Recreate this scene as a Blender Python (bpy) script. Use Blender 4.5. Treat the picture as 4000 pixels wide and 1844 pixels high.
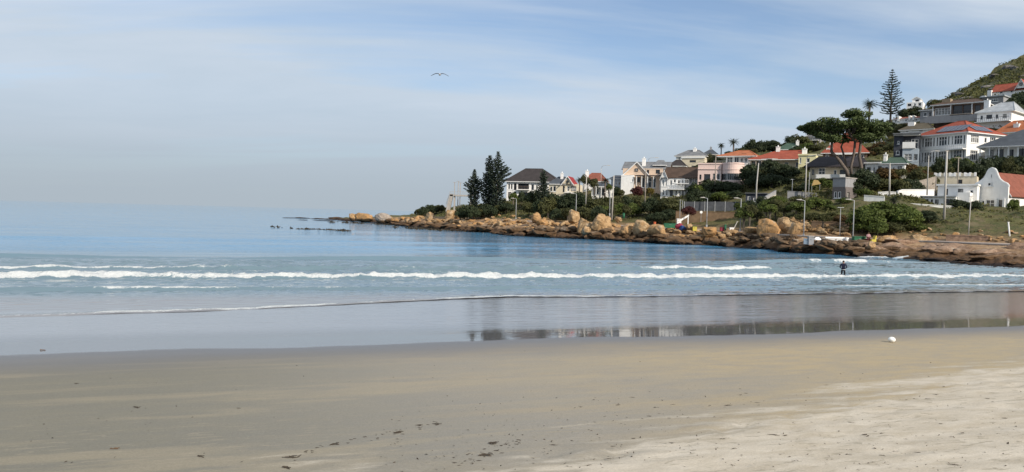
import bpy, math, random
import numpy as np
from mathutils import Vector, Matrix, noise as mnoise

for o in list(bpy.data.objects): bpy.data.objects.remove(o)
SC = bpy.context.scene
COL = SC.collection
R = math.radians

# ------------------------------------------------------------------ camera
F = 2900.0                     # focal length in photograph pixels (4000 wide)
CAMZ = 5.0
cam_d = bpy.data.cameras.new('camera'); cam = bpy.data.objects.new('camera', cam_d); COL.objects.link(cam)
cam_d.sensor_width = 36.0; cam_d.lens = 36.0 * F / 4000.0
cam_d.clip_start = 0.1; cam_d.clip_end = 60000
CR = Matrix.Rotation(R(90 - 1.74), 4, 'X') @ Matrix.Rotation(R(1.49), 4, 'Z')
cam.matrix_world = Matrix.Translation((0, 0, CAMZ)) @ CR
SC.camera = cam
SC.render.resolution_x = 1024; SC.render.resolution_y = 472

def hor(px): return 782 + 0.026 * px
def at(px, py, Y):
    d = CR.to_3x3() @ Vector(((px - 2000) / F, (922 - py) / F, -1))
    return Vector((0, 0, CAMZ)) + d * (Y / d.y)
def on_z(px, py, z):
    d = CR.to_3x3() @ Vector(((px - 2000) / F, (922 - py) / F, -1))
    return Vector((0, 0, CAMZ)) + d * ((z - CAMZ) / d.z)

# ------------------------------------------------------------------ light
SUN_AZ = R(138); SUN_EL = R(30)          # azimuth clockwise from +Y
sdir = Vector((math.sin(SUN_AZ) * math.cos(SUN_EL), math.cos(SUN_AZ) * math.cos(SUN_EL), math.sin(SUN_EL)))
sd = bpy.data.lights.new('sun', 'SUN'); sun = bpy.data.objects.new('sun', sd); COL.objects.link(sun)
sd.energy = 3.9; sd.angle = R(1.2); sd.color = (1.0, 0.90, 0.76)
sun.rotation_euler = sdir.to_track_quat('Z', 'Y').to_euler()
sun.location = (40, -40, 60)

W = bpy.data.worlds.new('World'); SC.world = W; W.use_nodes = True
def world():
    nt = W.node_tree; N = nt.nodes; L = nt.links; N.clear()
    out = N.new('ShaderNodeOutputWorld'); bg = N.new('ShaderNodeBackground')
    sky = N.new('ShaderNodeTexSky'); sky.sky_type = 'NISHITA'; sky.sun_disc = False
    sky.sun_elevation = SUN_EL; sky.sun_rotation = SUN_AZ
    sky.altitude = 0; sky.air_density = 1.0; sky.dust_density = 0.15; sky.ozone_density = 4.5
    tc = N.new('ShaderNodeTexCoord'); sep = N.new('ShaderNodeSeparateXYZ'); L.new(tc.outputs['Generated'], sep.inputs[0])
    zz = N.new('ShaderNodeMath'); zz.operation = 'MAXIMUM'; L.new(sep.outputs[2], zz.inputs[0]); zz.inputs[1].default_value = 0.0
    zp = N.new('ShaderNodeMath'); zp.operation = 'ADD'; L.new(zz.outputs[0], zp.inputs[0]); zp.inputs[1].default_value = 0.09
    dx = N.new('ShaderNodeMath'); dx.operation = 'DIVIDE'; L.new(sep.outputs[0], dx.inputs[0]); L.new(zp.outputs[0], dx.inputs[1])
    dy = N.new('ShaderNodeMath'); dy.operation = 'DIVIDE'; L.new(sep.outputs[1], dy.inputs[0]); L.new(zp.outputs[0], dy.inputs[1])
    cmb = N.new('ShaderNodeCombineXYZ'); L.new(dx.outputs[0], cmb.inputs[0]); L.new(dy.outputs[0], cmb.inputs[1])
    mp = N.new('ShaderNodeMapping'); L.new(cmb.outputs[0], mp.inputs[0])
    mp.inputs['Rotation'].default_value = (0, 0, R(-24)); mp.inputs['Scale'].default_value = (0.16, 0.42, 1); mp.inputs['Location'].default_value = (5.3, 7.1, 0)
    n1 = N.new('ShaderNodeTexNoise'); n1.inputs['Scale'].default_value = 1.5; n1.inputs['Detail'].default_value = 7; n1.inputs['Roughness'].default_value = 0.52; n1.inputs['Distortion'].default_value = 0.5
    L.new(mp.outputs[0], n1.inputs[0])
    cr = N.new('ShaderNodeValToRGB'); L.new(n1.outputs[0], cr.inputs[0])
    cr.color_ramp.elements[0].position = 0.37; cr.color_ramp.elements[0].color = (0.22,) * 3 + (1,)
    cr.color_ramp.elements[1].position = 0.50; cr.color_ramp.elements[1].color = (0.98,) * 3 + (1,)
    n2 = N.new('ShaderNodeTexNoise'); n2.inputs['Scale'].default_value = 0.95; n2.inputs['Detail'].default_value = 8; n2.inputs['Roughness'].default_value = 0.6; n2.inputs['Distortion'].default_value = 0.4; L.new(mp.outputs[0], n2.inputs[0])
    cr2 = N.new('ShaderNodeValToRGB'); L.new(n2.outputs[0], cr2.inputs[0]); cloud = cr2
    cr2.color_ramp.elements[0].position = 0.40; cr2.color_ramp.elements[0].color = (3.95, 4.7, 5.5, 1)
    cr2.color_ramp.elements[1].position = 0.60; cr2.color_ramp.elements[1].color = (5.25, 5.75, 6.5, 1)
    mx = N.new('ShaderNodeMixRGB'); L.new(cr.outputs[0], mx.inputs[0]); L.new(sky.outputs[0], mx.inputs[1]); L.new(cloud.outputs[0], mx.inputs[2])
    # thin marine haze near the horizon, the same all round
    hz = N.new('ShaderNodeMapRange'); L.new(zz.outputs[0], hz.inputs[0]); hz.inputs[1].default_value = 0.0; hz.inputs[2].default_value = 0.27
    hz.inputs[3].default_value = 0.85; hz.inputs[4].default_value = 0.0; hz.interpolation_type = 'SMOOTHSTEP'
    hc = N.new('ShaderNodeRGB'); hc.outputs[0].default_value = (3.85, 4.65, 5.5, 1)
    m2 = N.new('ShaderNodeMixRGB'); L.new(hz.outputs[0], m2.inputs[0]); L.new(mx.outputs[0], m2.inputs[1]); L.new(hc.outputs[0], m2.inputs[2])
    h3 = N.new('ShaderNodeMapRange'); L.new(zz.outputs[0], h3.inputs[0]); h3.inputs[1].default_value = 0.0; h3.inputs[2].default_value = 0.15
    h3.inputs[3].default_value = 0.95; h3.inputs[4].default_value = 0.0; h3.interpolation_type = 'SMOOTHSTEP'
    c3 = N.new('ShaderNodeRGB'); c3.outputs[0].default_value = (3.2, 3.7, 4.15, 1)
    m3 = N.new('ShaderNodeMixRGB'); L.new(h3.outputs[0], m3.inputs[0]); L.new(m2.outputs[0], m3.inputs[1]); L.new(c3.outputs[0], m3.inputs[2])
    L.new(m3.outputs[0], bg.inputs[0]); bg.inputs[1].default_value = 0.1
    L.new(bg.outputs[0], out.inputs[0])
world()
vs = SC.view_settings; vs.view_transform = 'Standard'; vs.look = 'None'; vs.exposure = 0.40; vs.gamma = 1.0; vs.use_curve_mapping = False
SC.render.engine = 'CYCLES'
SC.cycles.max_bounces = 6; SC.cycles.transparent_max_bounces = 8; SC.cycles.sample_clamp_indirect = 8

# ------------------------------------------------------------------ helpers
rnd = random.Random(7)
ORD = ['leftmost', 'second from left', 'third from left', 'fourth from left', 'fifth from left', 'sixth from left', 'seventh from left', 'eighth from left', 'ninth from left', 'tenth from left', 'eleventh from left', 'twelfth from left']
def ordw(i, n): return ORD[i] if i < len(ORD) else ('rightmost' if i == n - 1 else '%dth from left' % (i + 1))
def mkmesh(name, V, Fc, mats=None, smooth=False, attrs=None):
    me = bpy.data.meshes.new(name)
    V = np.asarray(V, dtype=np.float32).reshape(-1, 3)
    if isinstance(Fc, np.ndarray):
        n = Fc.shape[0]; k = Fc.shape[1]
        me.vertices.add(len(V)); me.vertices.foreach_set('co', V.ravel())
        me.loops.add(n * k); me.loops.foreach_set('vertex_index', Fc.astype(np.int32).ravel())
        me.polygons.add(n); me.polygons.foreach_set('loop_start', np.arange(0, n * k, k, dtype=np.int32))
        try: me.polygons.foreach_set('loop_total', np.full(n, k, dtype=np.int32))
        except Exception: pass
        me.update(calc_edges=True); me.validate()
    else:
        me.from_pydata([tuple(map(float, v)) for v in V], [], Fc); me.update()
    if smooth: me.polygons.foreach_set('use_smooth', np.ones(len(me.polygons), dtype=bool))
    for m in (mats if isinstance(mats, (list, tuple)) else [mats]):
        if m: me.materials.append(m)
    if attrs:
        for an, av in attrs.items():
            a = me.attributes.new(an, 'FLOAT', 'POINT'); a.data.foreach_set('value', np.asarray(av, dtype=np.float32))
    return me
def link(name, data, parent=None, loc=None, rotz=0.0, scale=None):
    o = bpy.data.objects.new(name, data); COL.objects.link(o)
    if parent: o.parent = parent
    if loc is not None: o.location = loc
    if rotz: o.rotation_euler = (0, 0, rotz)
    if scale is not None: o.scale = scale
    return o
def tag(o, label, cat, group=None):
    o['label'] = label; o['category'] = cat
    if group: o['group'] = group
    return o
def thing(name, label, cat, loc, rotz=0.0, group=None):
    return tag(link(name, None, None, loc, rotz), label, cat, group)

class MB:
    def __init__(s): s.v = []; s.f = []
    def poly(s, pts):
        i = len(s.v); s.v += [tuple(p) for p in pts]; s.f.append(tuple(range(i, i + len(pts)))); return s
    def box(s, x0, x1, y0, y1, z0, z1):
        i = len(s.v)
        s.v += [(x0, y0, z0), (x1, y0, z0), (x1, y1, z0), (x0, y1, z0), (x0, y0, z1), (x1, y0, z1), (x1, y1, z1), (x0, y1, z1)]
        s.f += [tuple(i + k for k in q) for q in ((0, 3, 2, 1), (4, 5, 6, 7), (0, 1, 5, 4), (1, 2, 6, 5), (2, 3, 7, 6), (3, 0, 4, 7))]
        return s
    def tube(s, pts, rad, n=8, cap=True):
        pts = [Vector(p) for p in pts]
        if not isinstance(rad, (list, tuple)): rad = [rad] * len(pts)
        i0 = len(s.v)
        for k, p in enumerate(pts):
            t = (pts[min(k + 1, len(pts) - 1)] - pts[max(k - 1, 0)]).normalized()
            up = Vector((0, 0, 1)) if abs(t.z) < 0.95 else Vector((1, 0, 0))
            a = t.cross(up).normalized(); b = a.cross(t).normalized()
            for j in range(n):
                q = 2 * math.pi * j / n
                s.v.append(tuple(p + (a * math.cos(q) + b * math.sin(q)) * rad[k]))
        for k in range(len(pts) - 1):
            for j in range(n):
                s.f.append((i0 + k * n + j, i0 + k * n + (j + 1) % n, i0 + (k + 1) * n + (j + 1) % n, i0 + (k + 1) * n + j))
        if cap:
            s.f.append(tuple(i0 + j for j in range(n))[::-1]); e = i0 + (len(pts) - 1) * n; s.f.append(tuple(e + j for j in range(n)))
        return s
    def prism(s, poly2, y0, y1):            # polygon in x,z pulled along y
        n = len(poly2); i = len(s.v)
        s.v += [(x, y0, z) for x, z in poly2] + [(x, y1, z) for x, z in poly2]
        s.f.append(tuple(i + k for k in range(n))); s.f.append(tuple(i + n + k for k in range(n))[::-1])
        for k in range(n): s.f.append((i + (k + 1) % n, i + k, i + n + k, i + n + (k + 1) % n))
        return s
    def mesh(s, name, mat, smooth=False): return mkmesh(name, s.v, s.f, mat, smooth)
    def build(s, name, mat, parent=None, smooth=False, **k): return link(name, s.mesh(name, mat, smooth), parent, **k)

def vnoise(x, y, seed=0):
    x = np.asarray(x, float); y = np.asarray(y, float)
    xi = np.floor(x).astype(np.int64); yi = np.floor(y).astype(np.int64); fx = x - xi; fy = y - yi
    def h(a, b):
        n = (a * 374761393 + b * 668265263 + seed * 1442695041) & 0x7fffffff
        n = ((n ^ (n >> 13)) * 1274126177) & 0x7fffffff
        return ((n ^ (n >> 16)) & 0xffff) / 65535.0
    sx = fx * fx * (3 - 2 * fx); sy = fy * fy * (3 - 2 * fy)
    return (h(xi, yi) * (1 - sx) + h(xi + 1, yi) * sx) * (1 - sy) + (h(xi, yi + 1) * (1 - sx) + h(xi + 1, yi + 1) * sx) * sy
def fbm(x, y, oct=4, seed=0):
    t = 0; a = 0.5; s = 0
    for k in range(oct):
        t = t + a * vnoise(x * 2 ** k, y * 2 ** k, seed + k * 17); s += a; a *= 0.5
    return t / s

# ------------------------------------------------------------------ materials
MATS = {}
def nodes(name):
    m = bpy.data.materials.new(name); m.use_nodes = True; nt = m.node_tree
    for n in list(nt.nodes): nt.nodes.remove(n)
    out = nt.nodes.new('ShaderNodeOutputMaterial'); b = nt.nodes.new('ShaderNodeBsdfPrincipled'); nt.links.new(b.outputs[0], out.inputs[0])
    return m, nt, b, out
class NT:
    def __init__(s, nt): s.nt = nt; s.N = nt.nodes; s.L = nt.links
    def lk(s, a, b): s.L.new(a, b)
    def setin(s, sock, v):
        if hasattr(v, 'is_output') or isinstance(v, bpy.types.NodeSocket): s.L.new(v, sock)
        else: sock.default_value = v
    def coord(s, which='Object', scale=(1, 1, 1), rot=(0, 0, 0), loc=(0, 0, 0)):
        t = s.N.new('ShaderNodeTexCoord'); m = s.N.new('ShaderNodeMapping'); s.lk(t.outputs[which], m.inputs[0])
        m.inputs['Scale'].default_value = scale; m.inputs['Rotation'].default_value = rot; m.inputs['Location'].default_value = loc
        return m.outputs[0]
    def noise(s, vec, scale, detail=4, rough=0.55, dist=0.0):
        n = s.N.new('ShaderNodeTexNoise'); s.lk(vec, n.inputs[0]); n.inputs['Scale'].default_value = scale; n.inputs['Detail'].default_value = detail
        n.inputs['Roughness'].default_value = rough; n.inputs['Distortion'].default_value = dist; return n.outputs[0]
    def voro(s, vec, scale, feature='F1'):
        n = s.N.new('ShaderNodeTexVoronoi'); s.lk(vec, n.inputs[0]); n.inputs['Scale'].default_value = scale; n.feature = feature; return n.outputs[0]
    def math(s, op, a, b=0.0, c=None):
        n = s.N.new('ShaderNodeMath'); n.operation = op; s.setin(n.inputs[0], a); s.setin(n.inputs[1], b)
        if c is not None: s.setin(n.inputs[2], c)
        return n.outputs[0]
    def mr(s, v, a, b, c=0.0, d=1.0, smooth=True):
        n = s.N.new('ShaderNodeMapRange'); s.setin(n.inputs[0], v); n.inputs[1].default_value = a; n.inputs[2].default_value = b; n.inputs[3].default_value = c; n.inputs[4].default_value = d
        if smooth: n.interpolation_type = 'SMOOTHSTEP'
        return n.outputs[0]
    def mix(s, f, a, b, blend='MIX'):
        n = s.N.new('ShaderNodeMixRGB'); n.blend_type = blend; s.setin(n.inputs[0], f)
        for sock, v in ((n.inputs[1], a), (n.inputs[2], b)):
            if isinstance(v, tuple): sock.default_value = v + (1,) if len(v) == 3 else v
            else: s.lk(v, sock)
        return n.outputs[0]
    def sep(s, vec):
        n = s.N.new('ShaderNodeSeparateXYZ'); s.lk(vec, n.inputs[0]); return n.outputs
    def attr(s, name):
        n = s.N.new('ShaderNodeAttribute'); n.attribute_name = name; return n.outputs['Fac']
    def bump(s, h, strength, dist, normal=None):
        n = s.N.new('ShaderNodeBump'); s.lk(h, n.inputs['Height']); n.inputs['Strength'].default_value = strength; n.inputs['Distance'].default_value = dist
        if normal: s.lk(normal, n.inputs['Normal'])
        return n.outputs[0]
def pm(key, col, rough=0.85, var=0.18, scale=1.2, bump=0.0, bscale=8.0, spec=0.3, stain=0.0, metal=0.0):
    if key in MATS: return MATS[key]
    m, nt, b, out = nodes(key); n = NT(nt); c = n.coord('Object')
    f = n.noise(c, scale, 6, 0.6); f = n.mr(f, 0.3, 0.7, 0, 1, False)
    lo = tuple(x * (1 - var) for x in col); hi = tuple(min(1, x * (1 + var)) for x in col)
    colr = n.mix(f, lo, hi)
    if stain:
        g = n.noise(n.coord('Object', (1.4, 1.4, 0.22)), 1.3, 5, 0.65); g = n.mr(g, 0.48, 0.78, 0, stain)
        colr = n.mix(g, colr, tuple(x * 0.5 for x in col))
    n.lk(colr, b.inputs['Base Color']); b.inputs['Roughness'].default_value = rough; b.inputs['Specular IOR Level'].default_value = spec; b.inputs['Metallic'].default_value = metal
    if bump: n.lk(n.bump(n.noise(c, bscale, 4), bump, 0.05), b.inputs['Normal'])
    MATS[key] = m; return m
def roofm(key, col, var=0.25, rows=3.3, rough=0.8, spec=0.25):
    if key in MATS: return MATS[key]
    m, nt, b, out = nodes(key); n = NT(nt); c = n.coord('Object'); z = n.sep(c)
    f = n.mr(n.noise(c, 0.7, 6, 0.65), 0.3, 0.7, 0, 1, False)
    col1 = n.mix(f, tuple(x * (1 - var) for x in col), tuple(x * (1 + var) for x in col))
    sp = n.mr(n.noise(c, 5.5, 3, 0.6), 0.45, 0.75, 0, 0.45); col1 = n.mix(sp, col1, tuple(x * 0.55 for x in col))
    saw = n.math('FRACT', n.math('MULTIPLY', z[2], rows * 2))
    ribs = n.math('FRACT', n.math('MULTIPLY', n.math('ADD', z[0], z[1]), rows))
    col1 = n.mix(n.mr(saw, 0.0, 0.25, 0.35, 0.0), col1, tuple(x * 0.4 for x in col))
    n.lk(col1, b.inputs['Base Color']); b.inputs['Roughness'].default_value = rough; b.inputs['Specular IOR Level'].default_value = spec
    h = n.math('ADD', saw, n.math('MULTIPLY', n.math('PINGPONG', ribs, 0.5), 1.0))
    n.lk(n.bump(h, 0.5, 0.05), b.inputs['Normal'])
    MATS[key] = m; return m
WHITE = pm('white_plaster', (0.80, 0.79, 0.77), stain=0.25, var=0.07)
WHITE2 = pm('old_white_plaster', (0.70, 0.70, 0.68), stain=0.4, var=0.1)
CREAM = pm('cream_plaster', (0.62, 0.55, 0.42), stain=0.3, var=0.08)
PEACH = pm('peach_plaster', (0.70, 0.53, 0.40), stain=0.25, var=0.07)
PINK = pm('pink_plaster', (0.70, 0.54, 0.49), stain=0.25, var=0.07)
YELLOWW = pm('pale_yellow_plaster', (0.68, 0.63, 0.38), stain=0.2, var=0.07)
GREYW = pm('grey_plaster', (0.27, 0.27, 0.28), stain=0.35, var=0.12)
BLUEG = pm('blue_grey_plaster', (0.38, 0.43, 0.48), stain=0.25, var=0.1)
DARKW = pm('dark_cladding', (0.05, 0.055, 0.07), var=0.25, stain=0.2)
BROWNW = pm('brown_cladding', (0.13, 0.09, 0.07), var=0.25, stain=0.2)
TRIM = pm('white_paint', (0.74, 0.74, 0.73), var=0.06, rough=0.6)
DTRIM = pm('dark_frame_paint', (0.06, 0.05, 0.05), var=0.2, rough=0.6)
WOOD = pm('weathered_timber', (0.30, 0.26, 0.22), var=0.25, scale=3, stain=0.4)
CONC = pm('concrete', (0.34, 0.32, 0.30), var=0.2, stain=0.5, bump=0.3, bscale=5)
STEEL = pm('galvanised_steel', (0.33, 0.34, 0.35), var=0.12, rough=0.5, scale=3)
PALEPOLE = pm('pale_concrete_pole', (0.42, 0.40, 0.37), var=0.15, scale=2, stain=0.3)
RED = roofm('red_tile', (0.29, 0.07, 0.042))
ORANGE = roofm('orange_tile', (0.38, 0.13, 0.06))
RUST = roofm('red_brown_tile', (0.22, 0.075, 0.05))
BROWNR = roofm('brown_tile', (0.085, 0.055, 0.04), var=0.3)
CHAR = roofm('charcoal_shingle', (0.045, 0.038, 0.038), var=0.25)
THATCH = roofm('thatch', (0.035, 0.03, 0.035), var=0.35, rows=1.2)
GREYR = roofm('grey_slate', (0.17, 0.175, 0.185), var=0.3)
SLATE = roofm('dark_slate', (0.07, 0.08, 0.095), var=0.25, rows=1.8)
GREENR = roofm('green_sheet', (0.06, 0.10, 0.075), var=0.25)
BRIGHTRED = roofm('bright_red_sheet', (0.28, 0.03, 0.03), rows=1.5)
METALR = roofm('pale_metal_sheet', (0.36, 0.38, 0.40), rows=1.2, rough=0.5)
def glassm():
    m, nt, b, out = nodes('window_glass'); n = NT(nt); oi = nt.nodes.new('ShaderNodeObjectInfo')
    c = n.coord('Object')
    curt = n.mr(oi.outputs['Random'], 0.70, 0.72, 0, 1)
    col = n.mix(n.math('MULTIPLY', curt, n.mr(n.noise(c, 2.2, 2), 0.4, 0.6, 0.3, 1)), (0.02, 0.024, 0.03), (0.30, 0.29, 0.27))
    n.lk(col, b.inputs['Base Color']); b.inputs['Roughness'].default_value = 0.08; b.inputs['Specular IOR Level'].default_value = 0.6
    n.lk(n.bump(n.noise(c, 0.8, 2), 0.15, 0.03), b.inputs['Normal']); return m
GLASS = glassm()
def leafm(key, col, var=0.45, hue=(0.0, 0.0, 0.0), tr=0.3):
    m, nt, b, out = nodes(key); n = NT(nt); oi = nt.nodes.new('ShaderNodeObjectInfo'); g = nt.nodes.new('ShaderNodeNewGeometry')
    c = n.coord('Object'); f = n.mr(n.noise(c, 1.6, 4, 0.6), 0.3, 0.7, 0, 1, False)
    lo = tuple(x * (1 - var) for x in col); hi = tuple(x * (1 + var) + h for x, h in zip(col, hue))
    mixf = n.math('MULTIPLY_ADD', g.outputs['Random Per Island'], 0.55, n.math('MULTIPLY', f, 0.45))
    cc = n.mix(mixf, lo, hi); cc = n.mix(n.math('MULTIPLY', oi.outputs['Random'], 0.45), cc, tuple(x * 0.62 for x in col))
    n.lk(cc, b.inputs['Base Color']); b.inputs['Roughness'].default_value = 0.7; b.inputs['Specular IOR Level'].default_value = 0.25
    t = nt.nodes.new('ShaderNodeBsdfTranslucent'); n.lk(cc, t.inputs[0]); mx = nt.nodes.new('ShaderNodeMixShader'); mx.inputs[0].default_value = tr
    n.lk(b.outputs[0], mx.inputs[1]); n.lk(t.outputs[0], mx.inputs[2]); n.lk(mx.outputs[0], out.inputs[0]); return m
L_DARK = leafm('dark_foliage', (0.044, 0.060, 0.028))
L_PINE = leafm('pine_foliage', (0.034, 0.048, 0.032), tr=0.15)
L_GREEN = leafm('green_foliage', (0.085, 0.115, 0.030), hue=(0.03, 0.03, 0))
L_OLIVE = leafm('olive_foliage', (0.070, 0.076, 0.030), hue=(0.02, 0.015, 0))
L_RUST = leafm('rusty_foliage', (0.105, 0.066, 0.028), hue=(0.03, 0.02, 0))
L_CYP = leafm('cypress_foliage', (0.078, 0.108, 0.040), hue=(0.02, 0.02, 0), tr=0.2)
L_RED = leafm('red_foliage', (0.075, 0.022, 0.02))
L_YEL = leafm('yellow_foliage', (0.16, 0.12, 0.025))
L_SCRUB = leafm('scrub_foliage', (0.095, 0.102, 0.036), hue=(0.035, 0.02, 0.0), var=0.6)
L_PALM = leafm('palm_foliage', (0.040, 0.052, 0.026))
BARK = pm('bark', (0.13, 0.105, 0.088), var=0.35, scale=2.5, bump=0.6, bscale=6, stain=0.4)
BARKG = pm('grey_bark', (0.13, 0.11, 0.09), var=0.35, scale=2.5, bump=0.6, bscale=6)

# ------------------------------------------------------------------ shore frame (u along the beach, v seaward)
SH = math.atan2(0.307, 0.952); US = Vector((math.cos(SH), math.sin(SH))); VS = Vector((-math.sin(SH), math.cos(SH)))
def uv(p): return p.x * US.x + p.y * US.y, p.x * VS.x + p.y * VS.y
BZ_V = [-60, 0, 8, 16, 22, 25, 29.6, 31.5, 42, 50, 60, 90, 200]; BZ_Z = [2.6, 1.35, 1.05, 0.64, 0.43, 0.315, 0.118, 0.082, 0.0, -0.3, -0.8, -2.5, -9]
def beach_z(u, v): return np.interp(v, BZ_V, BZ_Z) + 0.03 * (fbm(np.asarray(u) * 0.25 + 40, np.asarray(v) * 0.5, 3, 5) - 0.5) * np.clip((26 - np.asarray(v)) / 8, 0, 1)
def on_beach(px, py):
    z = 0.6
    for _ in range(8):
        p = on_z(px, py, z); u, v = uv(p); z = float(beach_z(u, v))
    return Vector((p.x, p.y, z))

# ------------------------------------------------------------------ beach
def build_beach():
    v = np.concatenate([np.arange(-60, 4, 4), np.arange(4, 20, 0.16), np.arange(20, 30, 0.4), np.arange(30, 120, 2.0), np.arange(120, 210, 15)])
    u = np.concatenate([np.linspace(-260, -40, 40), np.arange(-39, 70, 0.35), np.linspace(71, 320, 50)])
    Ug, Vg = np.meshgrid(u, v); z = beach_z(Ug, Vg)
    dry = np.clip((11.2 + 0.24 * (Ug - 2.7) - Vg + 1.5) / 3, 0, 1)
    z += dry * (0.055 * (fbm(Ug * 1.3, Vg * 2.2, 4, 9) - 0.5) + 0.035 * (vnoise(Ug * 3.2, Vg * 4.2, 3) - 0.5))
    # shallow heel marks trodden along the dry sand
    rr = np.random.RandomState(5)
    for k in range(150):
        cu = rr.uniform(-2, 24); cv = 11.2 + 0.24 * (cu - 2.7) - abs(rr.normal(0, 2.6)) + 0.8
        d = ((Ug - cu) / 0.16) ** 2 + ((Vg - cv) / 0.24) ** 2; w = np.exp(-d); z -= 0.035 * w; z += 0.014 * np.exp(-((np.sqrt(d) - 1.7) / 0.5) ** 2)
    nv, nu = Ug.shape; V = np.stack([Ug, Vg, z], -1).reshape(-1, 3)
    i = np.arange(nv * nu).reshape(nv, nu); Fq = np.stack([i[:-1, :-1], i[:-1, 1:], i[1:, 1:], i[1:, :-1]], -1).reshape(-1, 4)
    m, nt, b, out = nodes('beach_sand'); n = NT(nt); c = n.coord('Object'); x, y, zc = n.sep(c)
    along = n.coord('Object', (0.12, 0.9, 1)); streak = n.noise(along, 1.0, 6, 0.6, 0.6)
    fine = n.noise(n.coord('Object', (1, 2.2, 1)), 9, 5, 0.7); grain = n.noise(c, 70, 3, 0.7); mid = n.noise(n.coord('Object', (0.5, 1.5, 1)), 1.6, 6, 0.65, 0.4)
    # where the sand has dried out
    vb = n.math('MULTIPLY_ADD', x, 0.30, 10.9); dd = n.math('SUBTRACT', vb, y)
    dd = n.math('ADD', dd, n.math('MULTIPLY', n.math('SUBTRACT', streak, 0.5), 9.0)); dd = n.math('ADD', dd, n.math('MULTIPLY', n.math('SUBTRACT', mid, 0.5), 4.0))
    dry = n.mr(dd, -0.6, 1.6)
    tan = n.math('ADD', n.math('MULTIPLY_ADD', x, 0.10, -0.35), n.math('MULTIPLY', n.math('SUBTRACT', n.noise(along, 0.6, 4), 0.5), 2.6))
    tan = n.mr(tan, -0.2, 1.3)
    film_y = n.math('ADD', y, n.math('MULTIPLY', n.math('SUBTRACT', n.noise(n.coord('Object', (0.16, 0.3, 1)), 1.0, 5), 0.5), 2.2))
    film = n.mr(film_y, 26.0, 26.35); damp = n.mr(film_y, 21.5, 26.2)
    colr = n.mix(tan, n.mix(n.mr(x, -4, 7), (0.205, 0.192, 0.155), (0.275, 0.255, 0.22)), (0.375, 0.305, 0.20))
    colr = n.mix(n.math('MULTIPLY', n.mr(mid, 0.36, 0.66), 0.5), colr, n.mix(n.mr(x, -4, 7), (0.185, 0.178, 0.155), (0.26, 0.245, 0.22)))
    colr = n.mix(n.math('MULTIPLY', n.mr(streak, 0.48, 0.66), 0.4), colr, (0.36, 0.305, 0.215))
    colr = n.mix(dry, colr, n.mix(n.mr(mid, 0.3, 0.7), (0.425, 0.37, 0.29), (0.53, 0.475, 0.395)))
    # thin flecks of drier sand, drawn out by the backwash
    fl = n.noise(n.coord('Object', (1.1, 5.5, 1)), 1.7, 3, 0.55, 0.3); flm = n.math('MULTIPLY', n.mr(fl, 0.59, 0.65), n.mr(y, 19, 13))
    colr = n.mix(n.math('MULTIPLY', flm, 0.7), colr, (0.30, 0.265, 0.205))
    colr = n.mix(damp, colr, (0.135, 0.130, 0.132)); colr = n.mix(film, colr, n.mix(n.mr(y, 29.4, 32), (0.085, 0.066, 0.050), (0.20, 0.19, 0.185)))
    colr = n.mix(0.35, colr, n.mix(grain, (0.3, 0.3, 0.3), (0.7, 0.7, 0.7)), 'OVERLAY')
    spk = n.noise(n.coord('Object', (1, 2, 1)), 22, 4, 0.75); colr = n.mix(n.math('MULTIPLY', n.mr(damp, 0, 1, 0.32, 0.12, False), 1.0), colr, n.mix(n.mr(spk, 0.3, 0.7), (0.32, 0.32, 0.32), (0.68, 0.68, 0.68)), 'OVERLAY')
    n.lk(colr, b.inputs['Base Color'])
    n.lk(n.mix(damp, (0.92,) * 3, (0.42,) * 3), b.inputs['Roughness']); n.lk(n.mr(damp, 0, 1, 0.12, 0.5, False), b.inputs['Specular IOR Level'])
    h = n.math('ADD', n.math('MULTIPLY', fine, 0.5), n.math('MULTIPLY', grain, 0.25)); h = n.math('MULTIPLY', h, n.mr(damp, 0, 1, 1, 0.08, False))
    n.lk(n.bump(h, 0.55, 0.04), b.inputs['Normal'])
    n.lk(film, b.inputs['Coat Weight']); b.inputs['Coat Roughness'].default_value = 0.03; b.inputs['Coat IOR'].default_value = 1.65
    yj = n.math('ADD', y, n.math('MULTIPLY', n.math('SUBTRACT', n.noise(n.coord('Object', (0.16, 1.3, 1)), 1.0, 6, 0.65), 0.5), 6.0))
    rip = n.noise(n.coord('Object', (0.22, 2.4, 1)), 1.5, 3, 0.5, 0.3)
    n.lk(n.mr(yj, 28.6, 32.5, 0.02, 0.11), b.inputs['Coat Roughness'])
    rip2 = n.math('MULTIPLY', rip, n.mr(yj, 28.2, 33.0, 0.22, 2.6))
    n.lk(n.bump(rip2, 0.22, 0.035), b.inputs['Coat Normal'])
    o = link('beach', mkmesh('beach', V, Fq, m, True), None, (0, 0, 0), SH); o['kind'] = 'structure'
build_beach()

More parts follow.
